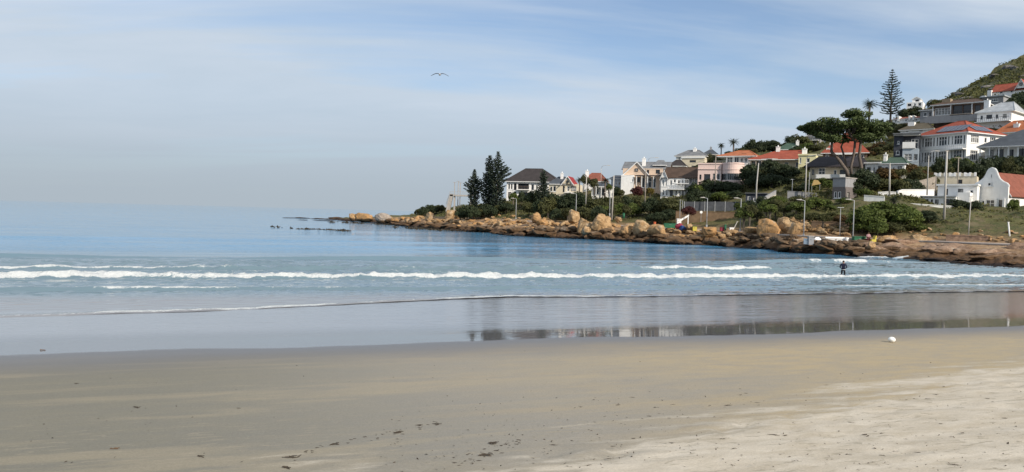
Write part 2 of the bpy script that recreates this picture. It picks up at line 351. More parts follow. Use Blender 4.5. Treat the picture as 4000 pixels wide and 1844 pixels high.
# ------------------------------------------------------------------ sea
SW_U = [-200, -30, -10.9, -0.8, 5.7, 13.5, 23.6, 42.6, 54.8, 200]; SW_V = [33, 34.6, 36.0, 37.7, 40.0, 41.9, 41.6, 42.3, 42.3, 42.0]
def bumpf(u, a, b, s): return 1 / (1 + np.exp(-(u - a) / s)) * 1 / (1 + np.exp((u - b) / s))
def build_sea():
    s = np.concatenate([np.arange(0, 3, 0.10), np.arange(3, 38, 0.12), np.arange(38, 90, 0.5), 90 * 1.075 ** np.arange(0, 74)])   # distance out from the swash line
    u = np.concatenate([-100 * 1.12 ** np.arange(36, 0, -1), np.arange(-100, -30, 0.7), np.arange(-30, 92, 0.2), np.arange(92, 130, 0.7), 130 * 1.12 ** np.arange(1, 36)])
    Ug, Sg = np.meshgrid(u, s)
    edge = np.interp(u, SW_U, SW_V) + 0.9 * (fbm(u * 0.10, u * 0, 3, 31) - 0.5) + 0.35 * (fbm(u * 0.7, u * 0, 3, 8) - 0.5)
    k = np.exp(-Sg / 14.0); Vg = 41.0 + Sg + (edge[None, :] - 41.0) * k
    z = np.zeros_like(Ug); foam = np.zeros_like(Ug); shal = np.clip(1 - (Vg - 40) / 95, 0, 1)
    fine = fbm(Ug * 0.9, Vg * 1.6, 4, 3); fine2 = fbm(Ug * 2.6, Vg * 3.4, 3, 12)
    # swash front
    z += 0.012 + 0.075 * np.exp(-((Sg - 0.40) / 0.42) ** 2) * (0.55 + 0.9 * fbm(Ug * 0.6, Sg * 0, 3, 40)) * (1 - 0.65 * bumpf(Ug, 10, 400, 4)) + 0.05 * (1 - np.exp(-Sg / 5))
    foam += 0.85 * np.exp(-((Sg - 0.32) / 0.22) ** 2) * np.clip(fbm(Ug * 0.25, Sg * 0 + 3, 3, 21) * 2.6 - 0.75, 0, 1) * bumpf(Ug, -40, 22, 3) + 0.35 * np.exp(-((Sg - 0.3) / 0.2) ** 2)
    foam += 0.30 * bumpf(Sg, 0.3, 1.6, 0.25) * fine2
    def wave(v0, A, wf, wb, fo=None, fw=(0.35, 0.5), mean=0.8, seed=1, mf=0.05):
        nonlocal z, foam
        c = v0 + mean * (fbm(Ug * mf, Ug * 0 + seed, 4, seed) - 0.5) * 2 + 0.25 * (fbm(Ug * 0.5, Ug * 0, 3, seed + 5) - 0.5)
        d = Vg - c; p = np.where(d < 0, np.exp(-(d / wf) ** 2), np.exp(-(d / wb) ** 2))
        z += A * p
        if fo is not None:
            foam = np.maximum(foam, fo * np.where(d < 0, np.exp(-((d / fw[0]) ** 4)), np.exp(-((d / fw[1]) ** 2))))
        return d
    # wavelet behind the swash
    A2 = 0.15 + 0.16 * bumpf(Ug, -22, -3, 3) + 0.10 * bumpf(Ug, 4, 18, 2) * fbm(Ug * 0.2, Ug * 0, 3, 77) * 2
    f2 = 0.95 * bumpf(Ug, -9.5, -2.5, 0.4) + 0.55 * bumpf(Ug, -2, 6, 0.8) + 0.8 * bumpf(Ug, 41, 47, 0.5) + 0.9 * bumpf(Ug, 50, 90, 0.6) + 0.3 * bumpf(Ug, 20, 40, 2)
    wave(46.2, A2 * 0.72, 0.26, 1.0, f2 * (0.5 + 0.7 * fine2), (0.22, 0.30), 0.7, 4)
    # main line of foam
    A3 = (0.29 - 0.08 * bumpf(Ug, 30, 300, 8)) * (0.75 + 0.5 * fbm(Ug * 0.5, Ug * 0, 4, 15))
    d3 = wave(53.4, A3, 0.30, 1.1, 1.15 * np.clip(0.35 + 1.05 * fbm(Ug * 0.25, Ug * 0, 4, 88), 0.45, 1.1), (0.22 + 0.3 * fbm(Ug * 0.3, Ug * 0, 3, 83), 0.35 + 1.5 * fbm(Ug * 0.13, Ug * 0 + 5, 4, 84) * (1 - 0.5 * bumpf(Ug, 28, 400, 6))), 1.0, 6)
    lump = np.exp(-((d3 - 0.25) / 0.75) ** 2); z += lump * (0.26 * (fbm(Ug * 0.8, Vg * 1.6, 4, 50) - 0.42) + 0.30 * (fbm(Ug * 2.0, Vg * 2.4, 3, 66) - 0.5))
    foam += 0.50 * bumpf(d3, 0.8, 6.5, 0.7) * np.clip(fine * 1.6 - 0.25, 0, 1)
    # choppy wave behind it
    A4 = 0.16 + 0.20 * fbm(Ug * 0.13, Ug * 0, 3, 91) + 0.12 * bumpf(Ug, 33, 45, 1.5)
    f4 = 1.1 * bumpf(Ug, 32.5, 45, 0.5) + 1.25 * bumpf(Ug, -26, -4, 2) * fbm(Ug * 0.3, Ug * 0, 3, 13) + 0.55 * np.clip(fbm(Ug * 0.22, Ug * 0, 3, 55) * 2.5 - 1.2, 0, 1)
    wave(60.8, A4 * (0.5 + 0.9 * fine), 0.34, 1.2, f4 * (0.4 + 0.9 * fine2), (0.3, 0.55), 1.1, 11, 0.09)
    wave(57.6, 0.08 * fine * 2, 0.4, 0.9, None, seed=17, mean=1.4, mf=0.15)
    # unbroken swell
    A5 = 0.10 + 0.42 * bumpf(Ug, -60, -16, 4) + 0.36 * bumpf(Ug, 1, 27, 3) + 0.45 * bumpf(Ug, 56, 75, 3)
    wave(74.0, A5 * 0.8, 0.5, 2.2, 1.0 * bumpf(Ug, 57, 74, 1.2) * np.clip(fbm(Ug * 0.55, Vg * 0.5, 4, 7) * 2.4 - 0.7, 0, 1), (0.8, 0.9), 1.2, 23, 0.04)
    for v0, A, sd_ in ((82, 0.10, 3), (90, 0.13, 8), (101, 0.12, 19), (116, 0.16, 29), (138, 0.15, 33), (170, 0.18, 37)):
        wave(v0, A * (0.4 + 1.2 * fbm(Ug * 0.04, Ug * 0, 3, sd_)), 1.6, 3.0, None, mean=3.0, seed=sd_, mf=0.03)
    chop = 1 - np.abs(fbm(Ug * 0.32 + 9, Vg * 0.85, 3, 101) * 2 - 1) * 1.6
    z += 0.15 * np.clip(chop, 0, 1) ** 3 * bumpf(Vg, 50, 72, 2.0) * (0.4 + 1.2 * fbm(Ug * 0.06, Vg * 0.1, 2, 44)) + 0.06 * np.clip(1 - np.abs(fbm(Ug * 0.7, Vg * 1.9, 3, 121) * 2 - 1) * 1.7, 0, 1) ** 2 * bumpf(Vg, 42, 64, 1.5)
    z += 0.05 * (fine - 0.5) * np.clip(Sg / 3, 0, 1) * np.exp(-Sg / 160) + 0.02 * (fine2 - 0.5) * np.clip(Sg / 2, 0, 1) * np.exp(-Sg / 60)
    # wash breaking on the rock shelf
    for (px, py, ru, rv, A) in ((3560, 1014, 3.2, 1.0, 0.45), (3420, 1008, 4.0, 0.7, 0.25), (3480, 1010, 2.5, 0.6, 0.3)):
        pu, pv = uv(on_z(px, py, 0.1)); g = np.exp(-((Ug - pu) / ru) ** 2 - ((Vg - pv) / rv) ** 2); z += A * g * (0.5 + fine2); foam = np.maximum(foam, 1.2 * g * (0.5 + fine2))
    z = np.where(Sg > 400, 0.0, z)
    nv, nu = Ug.shape; V = np.stack([Ug, Vg, z], -1).reshape(-1, 3)
    i = np.arange(nv * nu).reshape(nv, nu); Fq = np.stack([i[:-1, :-1], i[:-1, 1:], i[1:, 1:], i[1:, :-1]], -1).reshape(-1, 4)
    m, nt, b, out = nodes('sea_water'); n = NT(nt); c = n.coord('Object'); x, y, zc = n.sep(c)
    sh = n.attr('shallow'); fo = n.attr('foam')
    colr = n.mix(n.mr(sh, 0.40, 0.70), (0.07, 0.225, 0.385), (0.12, 0.18, 0.215)); colr = n.mix(n.mr(sh, 0.94, 0.985), colr, (0.20, 0.19, 0.185))
    n.lk(colr, b.inputs['Base Color']); b.inputs['Roughness'].default_value = 0.07; b.inputs['IOR'].default_value = 1.5
    big = n.noise(n.coord('Object', (0.05, 0.11, 1)), 1.0, 4, 0.5)
    r1 = n.noise(n.coord('Object', (0.55, 1.7, 1)), 1.0, 5, 0.6, 0.3); r2 = n.noise(n.coord('Object', (0.10, 0.30, 1)), 1.0, 4, 0.5)
    h = n.math('ADD', n.math('MULTIPLY', r1, n.mr(big, 0.35, 0.65, 0.35, 1.3)), n.math('MULTIPLY', r2, 0.8)); h = n.math('MULTIPLY', h, n.math('ADD', n.mr(y, 40, 62, 0.38, 0.75), n.mr(y, 70, 88, 0.0, 1.7)))
    n.lk(n.bump(h, 0.3, 0.16), b.inputs['Normal'])
    fn = n.noise(n.coord('Object', (1.0, 1.5, 1)), 2.6, 7, 0.75, 0.8)
    fm = n.mr(n.math('ADD', fo, n.math('MULTIPLY', n.math('SUBTRACT', fn, 0.5), 1.7)), 0.40, 0.72)
    fb = nt.nodes.new('ShaderNodeBsdfPrincipled'); n.lk(n.mix(fn, (0.40, 0.44, 0.47), (0.78, 0.79, 0.78)), fb.inputs['Base Color']); fb.inputs['Roughness'].default_value = 0.9
    n.lk(n.bump(n.noise(c, 4, 6, 0.7), 1.0, 0.22), fb.inputs['Normal'])
    mx = nt.nodes.new('ShaderNodeMixShader'); n.lk(fm, mx.inputs[0]); n.lk(b.outputs[0], mx.inputs[1]); n.lk(fb.outputs[0], mx.inputs[2]); n.lk(mx.outputs[0], out.inputs[0])
    o = link('sea', mkmesh('sea', V, Fq, m, True, {'foam': foam.ravel(), 'shallow': shal.ravel()}), None, (0, 0, 0), SH); o['kind'] = 'structure'
build_sea()

# ------------------------------------------------------------------ terrain (columns by bearing: points running inland)
# 1 coast, 2 rock top, 3 path outer, 4 path inner, then slope
TC = [
 (1100, [(352, -2.5), (356, -0.6), (362, -0.4), (366, -0.4), (369, -0.5), (374, -0.6), (380, -0.9), (390, -2.0), (400, -3), (420, -3)]),
 (1330, [(322, -2.5), (328, 0), (334, 0.5), (340, 0.6), (343, 0.6), (350, 0.4), (356, 0), (362, -2), (380, -3), (420, -3)]),
 (1450, [(278, -2.5), (285, 0), (294, 1.2), (302, 1.6), (305, 1.6), (318, 1.6), (330, 1.2), (345, -2), (380, -3), (430, -3)]),
 (1560, [(230, -2.5), (237, 0), (248, 1.5), (258, 2.4), (261, 2.5), (285, 3.2), (310, 2.5), (345, -2), (380, -3), (440, -3)]),
 (1660, [(208, -2.5), (214, 0), (224, 1.8), (236, 2.9), (239, 3.0), (255, 4.2), (285, 4.4), (330, 2), (380, -3), (460, -3)]),
 (1800, [(185, -2.5), (191, 0), (199, 1.7), (210, 2.9), (213, 3.0), (232, 5.4), (260, 6.8), (320, 6.0), (400, -2), (500, -3)]),
 (2000, [(158, -2.5), (164, 0), (172, 1.8), (184, 3.2), (187, 3.3), (205, 5.2), (230, 8.8), (270, 10.5), (360, 9), (520, -3)]),
 (2300, [(146, -2.5), (152, 0), (159, 1.9), (168, 2.9), (171, 3.0), (189, 5.8), (214, 10.2), (260, 14), (340, 15), (560, 5)]),
 (2600, [(132, -2.5), (138, 0), (144, 1.9), (151, 2.7), (154, 2.8), (172, 6.0), (203, 12.0), (240, 17.5), (285, 23), (450, 20)]),
 (2900, [(122, -2.5), (128, 0), (132, 1.7), (137, 2.6), (140, 2.6), (158, 7.0), (190, 14), (220, 20), (270, 29), (450, 33)]),
 (3100, [(108, -2.5), (114, 0), (117, 1.5), (121, 2.5), (124, 2.5), (144, 7.8), (175, 13.8), (206, 19), (260, 30), (450, 42)]),
 (3350, [(101, -2.5), (106.5, 0), (110, 1.5), (114, 2.4), (117, 2.4), (137, 8.2), (165, 14), (197, 22), (245, 34), (450, 60)]),
 (3600, [(94, -2.5), (100, 0), (105, 1.3), (111, 2.4), (114, 2.4), (130, 7.6), (160, 14), (190, 23), (240, 36.5), (420, 70)]),
 (3800, [(86, -2.5), (92, 0), (98, 1.2), (106, 2.4), (109, 2.4), (125, 7.6), (158, 14), (187, 23.5), (230, 38), (430, 90)]),
 (4000, [(80, -2.5), (86, 0), (93, 1.2), (102, 2.4), (105, 2.4), (122, 7.4), (157, 14.8), (186, 23.6), (230, 38.0), (480, 117)]),
 (4500, [(70, -2.5), (75, 0), (82, 1.2), (92, 2.4), (95, 2.4), (115, 7.0), (150, 14), (185, 22), (240, 38), (520, 140)]),
 (6000, [(40, -2.5), (44, 0), (50, 1.2), (58, 2.4), (61, 2.5), (80, 4), (110, 7), (150, 10), (220, 20), (560, 90)]),
 (9000, [(16, -2.5), (20, 0), (28, 1.2), (36, 2.0), (39, 2.0), (60, 3), (90, 4), (140, 6), (220, 10), (560, 40)]),
]
TA = np.array([(c[0] - 2000) / F for c in TC]); TY = np.array([[p[0] for p in c[1]] for c in TC], float); TZ = np.array([[p[1] for p in c[1]] for c in TC], float)
def col_at(a):
    return np.array([np.interp(a, TA, TY[:, k]) for k in range(10)]), np.array([np.interp(a, TA, TZ[:, k]) for k in range(10)])
PADS = []
def rough_z(x, y, z, t):
    w = np.clip((z + 0.8) / 1.2, 0, 1)
    rock = np.exp(-((t - 1.5) / 0.9) ** 2)
    nz = (fbm(x * 0.28, y * 0.28, 4, 2) - 0.5) * 2.4 * rock + (fbm(x * 0.9, y * 0.9, 3, 6) - 0.5) * 0.9 * rock
    slope = np.clip((t - 4.3) / 0.7, 0, 1)
    nz = nz + slope * ((fbm(x * 0.09, y * 0.09, 4, 14) - 0.5) * 2.0 + (fbm(x * 0.4, y * 0.4, 3, 18) - 0.5) * 0.8)
    far = np.clip((t - 8) / 0.6, 0, 1); nz = nz + far * (fbm(x * 0.035, y * 0.035, 5, 24) - 0.5) * 11
    return z + nz * w
def pads(x, y, z):
    for (qx, qy, qz, r) in PADS:
        w = np.exp(-(((x - qx) ** 2 + (y - qy) ** 2) / r ** 2) ** 2); z = z * (1 - w) + qz * w
    return z
def tz(x, y):
    Yk, Zk = col_at(x / y); z = np.interp(y, Yk, Zk); t = np.interp(y, Yk, np.arange(10))
    return float(pads(x, y, rough_z(np.float64(x), np.float64(y), z, t)))
def on_path(px, k=3.4):
    a = (px - 2000) / F; Yk, Zk = col_at(a); Y = np.interp(k, range(10), Yk); return Vector((a * Y, Y, float(np.interp(k, range(10), Zk))))
def build_terrain():
    a = np.concatenate([np.linspace(TA[0], (1900 - 2000) / F, 120), np.linspace((1905 - 2000) / F, (4100 - 2000) / F, 560), np.linspace((4120 - 2000) / F, TA[-1], 110)])
    sub = [6, 14, 10, 4, 14, 14, 14, 16, 40]; t = [0.0]
    for k, s in enumerate(sub): t += list(k + np.arange(1, s + 1) / s)
    t = np.array(t); Yk, Zk = col_at(a)
    k = np.minimum(t.astype(int), 8); fr = (t - k)
    Yg = Yk[k] * (1 - fr[:, None]) + Yk[k + 1] * fr[:, None]; Zg = Zk[k] * (1 - fr[:, None]) + Zk[k + 1] * fr[:, None]
    Xg = a[None, :] * Yg; Tg = np.repeat(t[:, None], len(a), 1)
    z = pads(Xg, Yg, rough_z(Xg, Yg, Zg, Tg))
    nt_, na = Xg.shape; V = np.stack([Xg, Yg, z], -1).reshape(-1, 3)
    i = np.arange(nt_ * na).reshape(nt_, na); Fq = np.stack([i[:-1, :-1], i[:-1, 1:], i[1:, 1:], i[1:, :-1]], -1).reshape(-1, 4)
    m, nt, b, out = nodes('headland_ground'); n = NT(nt); c = n.coord('Object'); x, y, zc = n.sep(c); tt = n.attr('inland')
    g1 = n.noise(c, 0.12, 6, 0.65); g2 = n.noise(c, 0.7, 6, 0.7); g3 = n.noise(c, 3.5, 4, 0.7)
    veg = n.mix(n.mr(g1, 0.35, 0.65), (0.065, 0.075, 0.026), (0.13, 0.125, 0.045)); veg = n.mix(n.mr(g2, 0.42, 0.7), veg, (0.14, 0.105, 0.055)); veg = n.mix(n.math('MULTIPLY', n.mr(g3, 0.4, 0.7), 0.6), veg, (0.028, 0.034, 0.016))
    dry = n.mix(g2, (0.20, 0.155, 0.10), (0.12, 0.105, 0.05)); veg = n.mix(n.math('MULTIPLY', n.mr(n.noise(c, 0.25, 5, 0.6), 0.52, 0.66), n.mr(tt, 6.5, 5.2)), veg, dry)
    grey = n.mr(n.noise(c, 0.06, 6, 0.7), 0.58, 0.7); veg = n.mix(n.math('MULTIPLY', grey, n.mr(tt, 8.0, 8.5, 0, 0.75)), veg, (0.10, 0.095, 0.085))
    zj = n.math('ADD', zc, n.math('MULTIPLY', n.math('SUBTRACT', g2, 0.5), 1.8))
    rock = n.mix(n.mr(g2, 0.3, 0.7), (0.20, 0.115, 0.06), (0.42, 0.29, 0.18)); rock = n.mix(n.mr(zj, 1.9, 1.0), rock, (0.105, 0.06, 0.032)); rock = n.mix(n.mr(zj, 0.75, 0.25), rock, (0.018, 0.013, 0.012))
    rock = n.mix(n.math('MULTIPLY', n.mr(g3, 0.45, 0.7), 0.5), rock, (0.06, 0.035, 0.022))
    colr = n.mix(n.mr(n.math('ADD', tt, n.math('MULTIPLY', n.math('SUBTRACT', g2, 0.5), 0.8)), 4.0, 4.35), rock, veg)
    n.lk(colr, b.inputs['Base Color']); b.inputs['Roughness'].default_value = 0.9; b.inputs['Specular IOR Level'].default_value = 0.2
    hb = n.math('ADD', g2, n.math('MULTIPLY', g3, 0.5)); n.lk(n.bump(hb, 0.9, 0.35), b.inputs['Normal'])
    o = link('headland', mkmesh('headland', V, Fq, m, True, {'inland': Tg.ravel()}), None, (0, 0, 0)); o['kind'] = 'structure'
    # footpath along the shore
    ap = np.linspace((1960 - 2000) / F, (5200 - 2000) / F, 260); Yk, Zk = col_at(ap)
    vs_, fs_ = [], []
    for j in range(len(ap)):
        for kk in (2.98, 4.02):
            Y = np.interp(kk, range(10), Yk[:, j]); vs_.append((ap[j] * Y, Y, 0.06 + float(np.interp(kk, range(10), Zk[:, j]))))
        if j: fs_.append((2 * j - 2, 2 * j, 2 * j + 1, 2 * j - 1))
    o = link('footpath', mkmesh('footpath', vs_, fs_, pm('path_concrete', (0.33, 0.27, 0.235), var=0.2, scale=0.8, bump=0.3)), None); o['kind'] = 'structure'

# ------------------------------------------------------------------ houses
class House:
    def __init__(s, name, label, px, py, Y, deg, cat='house', pad=9.0, group=None):
        P = at(px, py, Y); a = P.x / P.y; th = R(deg)
        s.kz = Y / F; s.kx = s.kz / max(0.3, math.cos(th) - a * math.sin(th)); s.ks = s.kz / max(0.3, abs(-math.sin(th) - a * math.cos(th)))
        s.root = thing(name, label, cat, P, th, group); s.P = P; s.th = th
        if pad: s.padr = pad
        s.ext = []
    def done(s):
        if not s.ext: return
        xs = [e[0] for e in s.ext] + [e[1] for e in s.ext]; ys = [e[2] for e in s.ext] + [e[3] for e in s.ext]
        cx, cy = (min(xs) + max(xs)) / 2, (min(ys) + max(ys)) / 2; c, sn = math.cos(s.th), math.sin(s.th)
        PADS.append((s.P.x + cx * c - cy * sn, s.P.y + cx * sn + cy * c, s.P.z - 0.15, max(max(xs) - min(xs), max(ys) - min(ys)) * 0.62 + 1.0))
    def sy(s, px): return px * s.ks
    def part(s, name, mb, mat, smooth=False, parent=None): return mb.build(name, mat, parent or s.root, smooth)
    def vol(s, x0, x1, y0, y1, z0, z1, mat, front=(), right=(), left=(), name='wall', fm=None, flat=False):
        """walls in photo pixels across and up, metres deep; openings (across, up, w, h[, kind])"""
        kx, kz = s.kx, s.kz; X0, X1, Z1 = x0 * kx, x1 * kx, z1 * kz; Z0 = -3.5 if z0 == 0 else z0 * kz
        s.ext.append((X0, X1, y0, y1)); mb = MB(); wins = []
        def side(L, ops, org, dx, dn):
            cuts = [0, L]; zc = [Z0, Z1]; rs = []
            for o in ops:
                a, z, w, h = o[:4]; kind = o[4] if len(o) > 4 else 'w'
                r = (max(0.02, a), min(L - 0.02, a + w), max(Z0 + .01, z), min(Z1 - 0.02, z + h)); rs.append(r); cuts += r[:2]; zc += r[2:]; wins.append((org, dx, dn, r, kind))
            cuts = sorted(set(round(q, 4) for q in cuts)); zc = sorted(set(round(q, 4) for q in zc))
            def pt(a, z, d=0.0): return (org[0] + dx[0] * a - dn[0] * d, org[1] + dx[1] * a - dn[1] * d, z)
            for i in range(len(cuts) - 1):
                for j in range(len(zc) - 1):
                    cx, cz = (cuts[i] + cuts[i + 1]) / 2, (zc[j] + zc[j + 1]) / 2
                    if any(r[0] < cx < r[1] and r[2] < cz < r[3] for r in rs): continue
                    mb.poly([pt(cuts[i], zc[j]), pt(cuts[i + 1], zc[j]), pt(cuts[i + 1], zc[j + 1]), pt(cuts[i], zc[j + 1])])
            D = 0.22
            for r in rs:
                q = [(r[0], r[2]), (r[1], r[2]), (r[1], r[3]), (r[0], r[3])]
                for k in range(4):
                    A, B = q[k], q[(k + 1) % 4]; mb.poly([pt(*A), pt(*B), pt(*B, D), pt(*A, D)])
        fr = [(o[0] * kx - X0, o[1] * kz, o[2] * kx, o[3] * kz) + tuple(o[4:]) for o in front]
        side(X1 - X0, fr, (X0, y0), (1, 0), (0, -1))
        side(y1 - y0, [(o[0] * s.ks - y0 if False else o[0] * s.ks, o[1] * kz, o[2] * s.ks, o[3] * kz) + tuple(o[4:]) for o in right], (X1, y0), (0, 1), (1, 0))
        side(X1 - X0, (), (X1, y1), (-1, 0), (0, 1))
        side(y1 - y0, [(o[0], o[1] * kz, o[2], o[3] * kz) + tuple(o[4:]) for o in left], (X0, y1), (0, -1), (-1, 0))
        mb.poly([(X0, y0, Z1), (X1, y0, Z1), (X1, y1, Z1), (X0, y1, Z1)])
        w = s.part(name, mb, mat)
        for org, dx, dn, r, kind in wins: s.window(org, dx, dn, r, kind, fm)
        if flat:
            g = MB().box(X0 - 0.25, X1 + 0.25, y0 - 0.25, y1 + 0.25, Z1 + 0.003, Z1 + 0.22); s.part('roof', g, flat)
        return w
    def window(s, org, dx, dn, r, kind, fm=None):
        def bar(mb, a0, a1, z0, z1, d0, d1):
            p = [(org[0] + dx[0] * a - dn[0] * d, org[1] + dx[1] * a - dn[1] * d) for a in (a0, a1) for d in (d0, d1)]
            i = len(mb.v)
            for z in (z0, z1): mb.v += [(p[0][0], p[0][1], z), (p[2][0], p[2][1], z), (p[3][0], p[3][1], z), (p[1][0], p[1][1], z)]
            mb.f += [tuple(i + k for k in q) for q in ((0, 3, 2, 1), (4, 5, 6, 7), (0, 1, 5, 4), (1, 2, 6, 5), (2, 3, 7, 6), (3, 0, 4, 7))]
        a0, a1, z0, z1 = r; w = a1 - a0; h = z1 - z0; fw = 0.12 if kind in 'wnm' else 0.07; mb = MB()
        bar(mb, a0, a0 + fw, z0, z1, 0.06, 0.16); bar(mb, a1 - fw, a1, z0, z1, 0.06, 0.16)
        bar(mb, a0 + fw, a1 - fw, z0, z0 + fw, 0.062, 0.158); bar(mb, a0 + fw, a1 - fw, z1 - fw, z1, 0.062, 0.158)
        nm = 0 if kind == 'o' else max(0, int(w / (0.9 if kind == 'm' else 1.3)))
        for k in range(nm):
            c = a0 + w * (k + 1) / (nm + 1); bar(mb, c - fw * .4, c + fw * .4, z0 + fw, z1 - fw, 0.07, 0.15)
        if kind == 'm': bar(mb, a0 + fw, a1 - fw, z0 + h * .62, z0 + h * .62 + fw * .7, 0.072, 0.148)
        if kind in 'wm': bar(mb, a0 - 0.12, a1 + 0.12, z0 - 0.12, z0 - 0.004, -0.1, 0.05)
        f = s.part('door' if kind == 'd' else 'window', mb, fm or (DTRIM if kind in 'od' else TRIM))
        g = MB(); bar(g, a0 + 0.01, a1 - 0.01, z0 + 0.01, z1 - 0.01, 0.17, 0.2); s.part('pane', g, GLASS, parent=f)
    def _ridge(s, segs, roof, mat, r=0.11):
        mb = MB()
        for A, B in segs: mb.tube([A, B], r, 5)
        s.part('ridge_tiles', mb, mat, parent=roof)
    def hip(s, x0, x1, y0, y1, z, h, rx0, rx1, mat, ov=0.5, fascia=TRIM, ridge=True, name='roof'):
        kx, kz = s.kx, s.kz; X0, X1, Y0, Y1 = x0 * kx - ov, x1 * kx + ov, y0 - ov, y1 + ov; Z = z * kz; H = Z + h * kz; ym = (Y0 + Y1) / 2; A, B = rx0 * kx, rx1 * kx
        mb = MB(); c = [(X0, Y0, Z), (X1, Y0, Z), (X1, Y1, Z), (X0, Y1, Z)]; r = [(A, ym, H), (B, ym, H)]
        mb.poly([c[0], c[1], r[1], r[0]]); mb.poly([c[1], c[2], r[1]]); mb.poly([c[2], c[3], r[0], r[1]]); mb.poly([c[3], c[0], r[0]])
        rf = s.part(name, mb, mat)
        g = MB().box(X0 + .02, X1 - .02, Y0 + .02, Y1 - .02, Z - 0.2, Z - 0.012); s.part('fascia', g, fascia, parent=rf)
        if ridge: s._ridge([(r[0], r[1])] * (1 if B - A > .2 else 0) + [(c[0], r[0]), (c[1], r[1]), (c[2], r[1]), (c[3], r[0])], rf, mat)
        return rf
    def gable_x(s, x0, x1, y0, y1, z, h, mat, wm=None, ov=0.4, name='roof'):      # ridge along the front
        kx, kz = s.kx, s.kz; X0, X1 = x0 * kx, x1 * kx; Z = z * kz; H = Z + h * kz; ym = (y0 + y1) / 2; t = 0.16
        sl = (H - Z) / (ym - y0); mb = MB()
        for sg, ye in ((1, y0 - ov), (-1, y1 + ov)):
            ze = Z - sl * ov
            mb.poly([(X0 - ov, ye, ze), (X1 + ov, ye, ze), (X1 + ov, ym, H), (X0 - ov, ym, H)]); mb.poly([(X0 - ov, ye, ze - t), (X0 - ov, ym, H - t), (X1 + ov, ym, H - t), (X1 + ov, ye, ze - t)])
            mb.poly([(X0 - ov, ye, ze - t), (X1 + ov, ye, ze - t), (X1 + ov, ye, ze), (X0 - ov, ye, ze)])
            for X in (X0 - ov, X1 + ov): mb.poly([(X, ye, ze - t), (X, ye, ze), (X, ym, H), (X, ym, H - t)])
        rf = s.part(name, mb, mat); s._ridge([((X0 - ov, ym, H), (X1 + ov, ym, H))], rf, mat)
        if wm:
            for X in (X0, X1): s.part('gable', MB().poly([(X, y0, Z), (X, y1, Z), (X, ym, H - t - 0.01)]), wm)
        return rf
    def gable_y(s, x0, x1, y0, y1, z, h, mat, wm, ov=0.4, apex=None, wins=(), name='roof'):      # gable end towards the front
        kx, kz = s.kx, s.kz; X0, X1 = x0 * kx, x1 * kx; Z = z * kz; H = Z + h * kz; xm = (apex * kx) if apex is not None else (X0 + X1) / 2; t = 0.16; mb = MB()
        for xe0, d in ((X0, -1), (X1, 1)):
            sl = (H - Z) / abs(xm - xe0); xe = xe0 + d * ov; ze = Z - sl * ov
            mb.poly([(xe, y0 - ov, ze), (xm, y0 - ov, H), (xm, y1, H), (xe, y1, ze)]); mb.poly([(xe, y0 - ov, ze - t), (xe, y1, ze - t), (xm, y1, H - t), (xm, y0 - ov, H - t)])
            mb.poly([(xe, y0 - ov, ze - t), (xm, y0 - ov, H - t), (xm, y0 - ov, H), (xe, y0 - ov, ze)]); mb.poly([(xe, y0 - ov, ze - t), (xe, y0 - ov, ze), (xe, y1, ze), (xe, y1, ze - t)])
        rf = s.part(name, mb, mat)
        b = MB()
        for xe0, d in ((X0, -1), (X1, 1)):
            sl = (H - Z) / abs(xm - xe0); xe = xe0 + d * ov; ze = Z - sl * ov
            b.prism([(xe, ze - 0.30), (xm, H - 0.30), (xm, H + 0.03), (xe, ze + 0.03)], y0 - ov - 0.06, y0 - ov - 0.004)
        s.part('barge_board', b, TRIM, parent=rf)
        g = MB().prism([(X0, Z), (X1, Z), (xm, H - t - .02)], y0, y0 + 0.2); s.part('gable', g, wm)
        for (a, zz, w, hh) in wins: s.window((a * kx, y0 - 0.26), (1, 0), (0, -1), (0, w * kx, zz * kz, (zz + hh) * kz), 'o')
        return rf
    def chimney(s, x, y, z0, z1, w=0.8, mat=None, cap=True):
        kx, kz = s.kx, s.kz; X = x * kx; mb = MB().box(X - w / 2, X + w / 2, y - w / 2, y + w / 2, z0 * kz, z1 * kz); c = s.part('chimney', mb, mat or WHITE)
        if cap:
            g = MB().box(X - w / 2 - .08, X + w / 2 + .08, y - w / 2 - .08, y + w / 2 + .08, z1 * kz + .003, z1 * kz + .14); g.tube([(X, y, z1 * kz + .14), (X, y, z1 * kz + .6)], .14, 7); s.part('chimney_pot', g, mat or WHITE, parent=c)
    def box(s, name, x0, x1, y0, y1, z0, z1, mat, parent=None): return s.part(name, MB().box(x0 * s.kx, x1 * s.kx, y0, y1, z0 * s.kz, z1 * s.kz), mat, parent=parent)
    def balcony(s, x0, x1, y0, y1, z, mat=None, rail=TRIM, solid=False, h=1.0):
        kx, kz = s.kx, s.kz; X0, X1, Z = x0 * kx, x1 * kx, z * kz
        b = s.part('balcony', MB().box(X0, X1, y0, y1 - 0.003, Z - 0.2, Z), mat or WHITE); g = MB()
        if solid: g.box(X0, X1, y0 - .01, y0 + .1, Z + .003, Z + h)
        else:
            g.box(X0, X1, y0, y0 + .07, Z + h - .08, Z + h); n = max(3, int((X1 - X0) / 0.45))
            for k in range(n + 1): c = X0 + .05 + (X1 - X0 - .1) * k / n; g.box(c - .025, c + .025, y0 + .015, y0 + .055, Z + .003, Z + h - .083)
        s.part('railing', g, rail, parent=b)
    def posts(s, xs, y, z0, z1, w=0.18, mat=None):
        for x in xs: s.part('post', MB().box(x * s.kx - w / 2, x * s.kx + w / 2, y - w / 2, y + w / 2, z0 * s.kz, z1 * s.kz), mat or TRIM)

